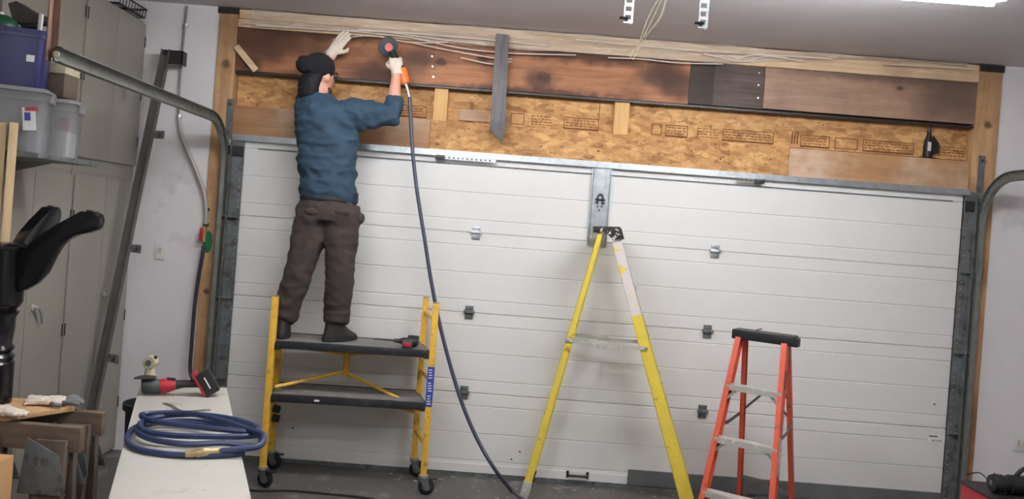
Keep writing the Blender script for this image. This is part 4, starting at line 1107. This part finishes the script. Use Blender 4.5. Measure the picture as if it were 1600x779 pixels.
# ================================================================== the man
MY = -.345
man = thing('person', 'man seen from behind in teal shirt and brown trousers, grinding the header', 'person', (-1.1, MY, DZ + .004))
def J(u, v, y): return P(u, v, y)
sL, sR = J(480, 176, MY + .02), J(543, 176, MY)
eR, wR, hR = J(613, 181, -.33), J(620, 111, -.23), J(620, 106, -.225)
eL, wL, hL = J(494, 122, -.20), J(519, 82, -.15), J(521, 78, -.145)
neck, headc = J(500, 150, MY + .01), J(500, 118, MY + .03)
pel = J(512, 322, MY)
# head frame: facing right and slightly into the wall
fa_ = R(46); fwd = Vector((math.cos(fa_), math.sin(fa_), .02)).normalized(); rgt = fwd.cross(Vector((0, 0, 1))).normalized(); upv = rgt.cross(fwd)
def H(f, r_, u_): return headc + fwd * f + rgt * r_ + upv * u_
b = MB()
# cranium, jaw, nose, ears, lips, brow
b.ball(headc + upv * .02, (.078, .078, .098), 20); b.loft([(H(.015, 0, -.105), .035, .028, fwd, rgt), (H(.025, 0, -.085), .05, .045, fwd, rgt), (H(.02, 0, -.04), .066, .062, fwd, rgt), (H(.015, 0, .0), .078, .068, fwd, rgt), (H(.005, 0, .06), .08, .07, fwd, rgt)], 18)
b.loft([(H(.088, 0, .012), .006, .008, fwd, rgt), (H(.104, 0, -.022), .014, .012, fwd, rgt), (H(.098, 0, -.034), .014, .014, fwd, rgt)], 10)
b.ball(H(.086, 0, -.055), (.012, .02, .008), 10); b.ball(H(.084, 0, -.066), (.012, .018, .008), 10); b.ball(H(.076, 0, -.092), (.018, .02, .015), 10)
for s_ in (-1, 1):
    b.ball(H(.004, s_ * .076, -.014), (.020, .016, .034), 12); b.ball(H(.072, s_ * .028, .012), (.014, .014, .01), 10)
b.loft([(neck + Vector((0, 0, -.06)), .075, .06), (neck + Vector((0, 0, .0)), .056, .054), (headc + Vector((.0, 0, -.05)), .052, .054)], 16)
# torso
def sec(u, v, w_, d_, y=MY): return (J(u, v, y), w_, d_)
b.loft([sec(512, 335, .155, .115), sec(513, 300, .15, .105), sec(512, 255, .148, .105), sec(510, 210, .165, .115), sec(509, 180, .17, .115), (J(505, 163, MY), .11, .085)], 22)
b.ball(pel, (.165, .125, .11), 18)
for s0_, e0, w0, h0 in ((sR, eR, wR, hR), (sL, eL, wL, hL)):
    b.tube([s0_, lerp(s0_, e0, .5), e0], [.058, .05, .042], 14); b.ball(s0_, .062, 14); b.ball(e0, .042, 12)
    b.tube([e0, lerp(e0, w0, .35), w0, h0], [.042, .042, .029, .03], 14)
# legs
ft = DZ + .004
kneeL, ankL = J(466, 428, MY - .03), Vector((J(440, 520, MY).x, MY + .0, ft + .09))
kneeR, ankR = J(531, 430, MY - .02), Vector((J(523, 520, MY).x, MY + .02, ft + .09))
hipL, hipR = J(491, 338, MY), J(534, 338, MY)
for h_, k_, a_ in ((hipL, kneeL, ankL), (hipR, kneeR, ankR)):
    b.tube([h_ + Vector((0, 0, .04)), lerp(h_, k_, .5), k_, lerp(k_, a_, .35), a_], [.085, .074, .055, .052, .036], 16)
    b.tube([a_ + Vector((0, -.03, -.045)), a_ + Vector((0, .05, -.055)), a_ + Vector((0, .15, -.065))], [(.033, .035), (.038, .032), (.034, .02)], 12)
body = organic(b, 'body', M['skin'], man, .011, 4)
# shirt
b = MB()
b.loft([sec(513, 316, .166, .128), sec(513, 300, .170, .130), sec(512, 262, .175, .128), sec(511, 225, .184, .132), sec(509, 190, .190, .132), sec(507, 172, .175, .12), (J(500, 156, MY), .115, .09), (J(499, 149, MY + .01), .075, .07)], 26)
b.ball(sR + Vector((-.02, 0, -.01)), (.085, .085, .085), 14); b.ball(sL + Vector((.01, 0, .015)), (.09, .09, .10), 14)
b.tube([sR, lerp(sR, eR, .35), lerp(sR, eR, .75), lerp(sR, eR, 1.0), lerp(eR, wR, .22), lerp(eR, wR, .40)], [(.085, .09), (.082, .086), (.07, .075), (.064, .066), (.058, .058), (.052, .052)], 16)
b.ball(eR + Vector((-.01, 0, -.01)), (.06, .06, .055), 12)
b.tube([lerp(sR, eR, .2) + Vector((0, 0, -.04)), lerp(sR, eR, .5) + Vector((-.02, 0, -.05))], [.07, .055], 12)
b.tube([sL, lerp(sL, eL, .5), eL, lerp(eL, wL, .45)], [(.085, .085), .075, .062, .05], 16)
organic(b, 'shirt', M['shirt'], man, .009, 3, .019, .12)
MB().prism([J(548, 303, MY - .06) , J(557, 300, MY - .06), J(556, 318, MY - .06), J(545, 318, MY - .06)], (0, .09, 0)).build('shirt_tail', M['shirt_dark'], man, .01, label='dark blue tail under the shirt')
# trousers
b = MB()
b.loft([sec(512, 345, .172, .130), sec(513, 325, .176, .132), sec(513, 309, .168, .124)], 24)
for h_, k_, a_, sx in ((hipL, kneeL, ankL, -1), (hipR, kneeR, ankR, 1)):
    h2 = h_ + Vector((0, 0, .02))
    b.tube([h2 + Vector((0, 0, .05)), h2, lerp(h_, k_, .35), lerp(h_, k_, .75), k_, lerp(k_, a_, .35), lerp(k_, a_, .66), lerp(k_, a_, .86), a_ + Vector((0, -.01, .02))],
           [(.088, .11), (.098, .12), (.094, .108), (.084, .09), (.081, .085), (.082, .085), (.074, .08), (.078, .082), (.062, .072)], 18)
    b.ball(h_ + Vector((0, -.05, -.0)), (.085, .075, .09), 12)
organic(b, 'trousers', M['pants'], man, .010, 3, .0105, .10)
for (u, v, w_, h_) in ((488, 330, .10, .045), (533, 330, .10, .045)):
    p = J(u, v, MY - .135); MB().ball(p + Vector((0, .012, 0)), (w_ / 2, .012, h_ / 2), 12).build('pocket_flap', M['pocket'], man)
p = J(563, 341, MY - .01); MB().ball(p, (.028, .03, .036), 12).build('tool_pouch', M['pocket'], man)
p = J(456, 345, MY - .02); m = MB(); m.tube(bez([p + Vector((.03, 0, .03)), p + Vector((0, 0, .02)), p + Vector((.0, 0, -.03)), p + Vector((.02, 0, -.04))], 5), .006, 8); m.build('key_clip', M['chrome'], man)
m = MB(); m.loft([sec(513, 313, .178, .134), sec(513, 310, .178, .134), sec(513, 307, .172, .128)], 28); m.build('belt', M['rubber'], man, smooth=True)
# boots
for a_, yw in ((ankL, R(14)), (ankR, R(-38))):
    b = MB(); z0 = ft; xw = Vector((math.cos(yw), math.sin(yw), 0)); yv = Vector((-math.sin(yw), math.cos(yw), 0)); c_ = Vector((a_.x, a_.y, 0))
    def bs(dy, dz, rx, ry): return (c_ + yv * dy + Vector((0, 0, z0 + dz)), rx, ry, xw)
    b.loft([bs(.04, .004, .052, .13), bs(.04, .03, .055, .135), bs(.015, .06, .052, .10), bs(-.01, .10, .050, .066), bs(-.01, .15, .050, .06)], 18)
    bo = organic(b, 'boot', M['shoe'], man, .008, 3, .002, .05)
    MB().loft([bs(.04, .0, .057, .139), bs(.04, .022, .057, .139)], 20).build('sole', M['rubber'], bo)
# beanie, hair, beard, glasses
b = MB(); b.ball(headc + upv * .05 - fwd * .012, (.102, .102, .09), 18); b.ball(headc - fwd * .11 + upv * .05, (.06, .06, .055), 14)
b.loft([(H(-.025, 0, .005), .090, .086, fwd, rgt), (H(-.012, 0, .045), .096, .09, fwd, rgt)], 18)
organic(b, 'beanie', M['beanie'], man, .009, 4, .004, .04)
b = MB(); b.loft([(H(-.080, 0, -.145), .055, .07, fwd, rgt), (H(-.078, 0, -.06), .060, .080, fwd, rgt), (H(-.050, 0, .0), .060, .08, fwd, rgt)], 16)
organic(b, 'hair', M['hair'], man, .009, 3, .006, .03)
b = MB(); b.loft([(H(.064, 0, -.112), .022, .018, fwd, rgt), (H(.052, 0, -.092), .040, .044, fwd, rgt), (H(.034, 0, -.072), .046, .060, fwd, rgt)], 14)
organic(b, 'beard', M['beard'], man, .007, 2, .003, .02)
m = MB()
for s_ in (-1, 1):
    m.tube([H(.099, s_ * .03 + .019 * math.cos(a), .016 + .016 * math.sin(a)) for a in [k_ * math.pi / 6 for k_ in range(13)]], .003, 6)
    m.tube([H(.098, s_ * .05, .02), H(.05, s_ * .074, .018), H(-.005, s_ * .082, .012)], .003, 6)
m.tube([H(.1, -.012, .02), H(.104, 0, .022), H(.1, .012, .02)], .003, 6)
gl = m.build('glasses', M['black'], man)

# grinder tool held at the beam
tool_c = J(619, 92, -.195)
t = thing('air_grinder', 'orange and dark air grinder with a pink disc centre held against the header', 'power tool', tool_c)
dc = J(605, 72, -.125); tail = J(634, 131, -.225); headp = J(611, 78, -.165)
MB().tube([J(613, 82, -.18), J(618, 92, -.2), J(626, 108, -.215)], [.026, .024, .024], 14).build('tool_body', M['darksteel'], t, smooth=True)
MB().tube([J(628, 107, -.215), J(629, 110, -.216), J(633, 128, -.223), J(634, 131, -.225)], [.024, .031, .031, .026], 16).build('rear_housing', M['orange'], t, smooth=True, label='orange rear housing')
dn_ = Vector((.35, -.80, -.3)).normalized()
MB().lathe([(.0, -.030), (.022, -.030), (.024, -.004), (.024, .03), (.0, .031)], dc - dn_ * -.0, 18, -dn_).build('angle_head', M['darksteel'], t)
ds = MB().lathe([(.058, -.036), (.064, -.034), (.066, -.028), (.058, -.026)], dc + dn_ * .0, 28, -dn_).build('sanding_disc', M['tote_dark'], t, smooth=True)
MB().lathe([(.026, -.046), (.026, -.036)], dc, 20, -dn_).build('disc_centre', plain('pink_disc', col(226, 128, 118), .6), ds, label='pink disc centre')
MB().tube([tail, J(637, 140, -.23), J(640, 154, -.235)], [.012, .010, .009], 10).build('air_fitting', M['galv'], t, smooth=True)
hs = [J(640, 152, -.235), J(642, 190, -.25), J(645, 240, -.26), J(652, 300, -.27), J(663, 370, -.28), J(674, 440, -.29), J(688, 510, -.31), J(705, 575, -.33), J(724, 635, -.35), J(748, 690, -.38), J(775, 735, -.42)]
e1 = FL(800, 766, .012); e2 = FL(822, 785, .012); e3 = FL(860, 830, .012); e4 = FL(830, 900, .012)
MB().tube(bez(hs + [e1, e2, e3, e4], 8), .0125, 10).build('air_hose', M['hose'], None, smooth=True)
tag(bpy.data.objects['air_hose'], 'long slate blue air hose hanging from the grinder down to the floor', 'hose')

# gloved hands with separate fingers
def hand(base, wrist, target, palm_n, label, curl, thumb_side):
    """palm runs from the wrist toward the target; palm_n points out of the back of the hand"""
    dirv = (target - wrist).normalized(); bn = Vector(palm_n); bn = (bn - dirv * bn.dot(dirv)).normalized(); sd = dirv.cross(bn)
    m = MB()
    def K(a, s_, n_): return wrist + dirv * a + sd * s_ + bn * n_
    m.loft([(K(-.03, 0, 0), .040, .038, sd, bn), (K(-.01, 0, 0), .038, .036, sd, bn), (K(.01, 0, 0), .036, .03, sd, bn), (K(.04, 0, 0), .043, .021, sd, bn), (K(.085, 0, 0), .044, .018, sd, bn)], 16)
    for i, (s_, l_) in enumerate(((-.033, .062), (-.011, .074), (.011, .07), (.032, .055))):
        a0 = K(.08, s_, 0); pts = [a0]; ang = 0; cur = a0
        for j, seg in enumerate((.42, .32, .26)):
            ang += curl[j]; dd = dirv * math.cos(ang) - bn * math.sin(ang); cur = cur + dd * l_ * seg * 1.25; pts.append(cur)
        m.tube([K(.06, s_ * .9, 0)] + pts, [.0115, .0115, .011, .0105, .0085], 10); m.ball(pts[-1], .0088, 8)
    ts = thumb_side
    th = [K(.02, ts * .026, -.005), K(.045, ts * .05, -.018), K(.068, ts * .055, -.04), K(.085, ts * .045, -.052)]
    m.tube(th, [.015, .0135, .012, .009], 10); m.ball(th[-1], .0095, 8)
    g_ = organic(m, 'glove', M['glove'], man, .0048, 2, .0012, .02, label=label)
    return g_
hand(None, wR + Vector((0, 0, -.0)), J(616, 70, -.19), (.2, -1, 0), 'pale glove gripping the grinder', (.9, 1.0, .7), -1)
hand(None, wL, J(543, 50, -.15), (-.25, -1, .1), 'pale glove braced on the beam', (.12, .15, .15), 1)

# ================================================================== things on the ledge and at the right edge
bp = P(1449, 243, .035)
t = thing('glue_bottle', 'black spray bottle standing on the ledge near the right post', 'bottle', (bp.x, .04, 2.356))
z0 = 2.3575; m = MB().lathe([(.028, 0), (.030, .01), (.030, .07), (.027, .11), (.018, .135), (.014, .15), (.012, .17)], (bp.x, .034, z0), 18); m.build('bottle_body', M['black'], t, smooth=True)
MB().lathe([(.013, .17), (.013, .19), (.006, .195), (.005, .222)], (bp.x, .034, z0), 12).build('nozzle', M['tote_dark'], t, smooth=True)
MB().prism([(bp.x + .026, .03, z0 + .02), (bp.x + .07, .03, z0 + .03), (bp.x + .072, .03, z0 + .10), (bp.x + .03, .03, z0 + .15)], (0, .014, 0)).build('side_handle', M['black'], t, .004)
MB().span(bp.x - .018, bp.x + .004, .003, .0035, z0 + .04, z0 + .10).build('label_patch', M['tote_item'], t)
MB().span(bp.x - .05, bp.x + .06, .014, .052, 2.3555, z0).build('base_plate', M['black'], t)
rp = P(1556, 755, -1.0)
t = thing('red_toolbox', 'red metal box under the black motor at the lower right corner', 'box', (3.05, -.95, 0))
ztb = P(1545, 776, -1.0).z
MB().span(2.80, 3.35, -1.1, -.75, 0, ztb).build('box_body', M['red'], t, .008)
MB().span(2.79, 3.36, -1.11, -.74, ztb, ztb + .012).build('box_lid', M['darksteel'], t, .004)
t = thing('black_motor', 'black cylindrical motor with a curved handle on the red box', 'motor', (3.0, -.95, ztb + .012))
cz = ztb + .012 + .052
MB().lathe([(.03, 0), (.045, .002), (.05, .02), (.05, .06), (.042, .065), (.042, .09), (.052, .095), (.052, .36), (.04, .38)], (2.845, -.95, cz), 22, (1, 0, 0)).build('motor_body', M['black'], t, smooth=True)
MB().lathe([(.016, -.004), (.016, .003)], (2.845, -.95, cz), 14, (1, 0, 0)).build('end_cap', M['galv_dull'], t)
MB().tube(bez([(2.98, -.95, cz + .05), (3.02, -.95, cz + .09), (3.10, -.95, cz + .11), (3.18, -.95, cz + .05)], 6), .012, 8).build('carry_handle', M['black'], t, smooth=True)
o = MB().tube(bez([P(1508, 741, -.03), P(1530, 738, -.10), P(1545, 749, -.5), Vector((2.86, -.95, cz + .053))], 8), .004, 6).build('power_cord', M['black']); tag(o, 'thin black cord running from the right post to the black motor', 'cord')
# cord on the floor, chips and dust
o = MB().tube(bez([FL(330, 760, .006), FL(400, 766, .006), FL(450, 766, .006), FL(510, 771, .006), FL(580, 779, .006), FL(640, 795, .006)], 8), .007, 8).build('floor_cord', M['rubber']); tag(o, 'black cord lying across the concrete floor below the scaffold', 'cord')
m = MB()
for i in range(110):
    u = random.choice((random.uniform(600, 1060), random.uniform(640, 760), random.uniform(440, 1480))); x = FL(u, 765, 0).x; y = random.choice((random.uniform(-.55, -.04), random.uniform(-.2, -.03)))
    m.box((x, y, .002), (random.uniform(.004, .022), random.uniform(.004, .014), .003), (0, 0, random.uniform(0, 3)))
o = m.build('floor_debris', M['pipe_white']); tag(o, 'pale chips and dust scattered on the floor along the door', 'debris', kind='stuff')
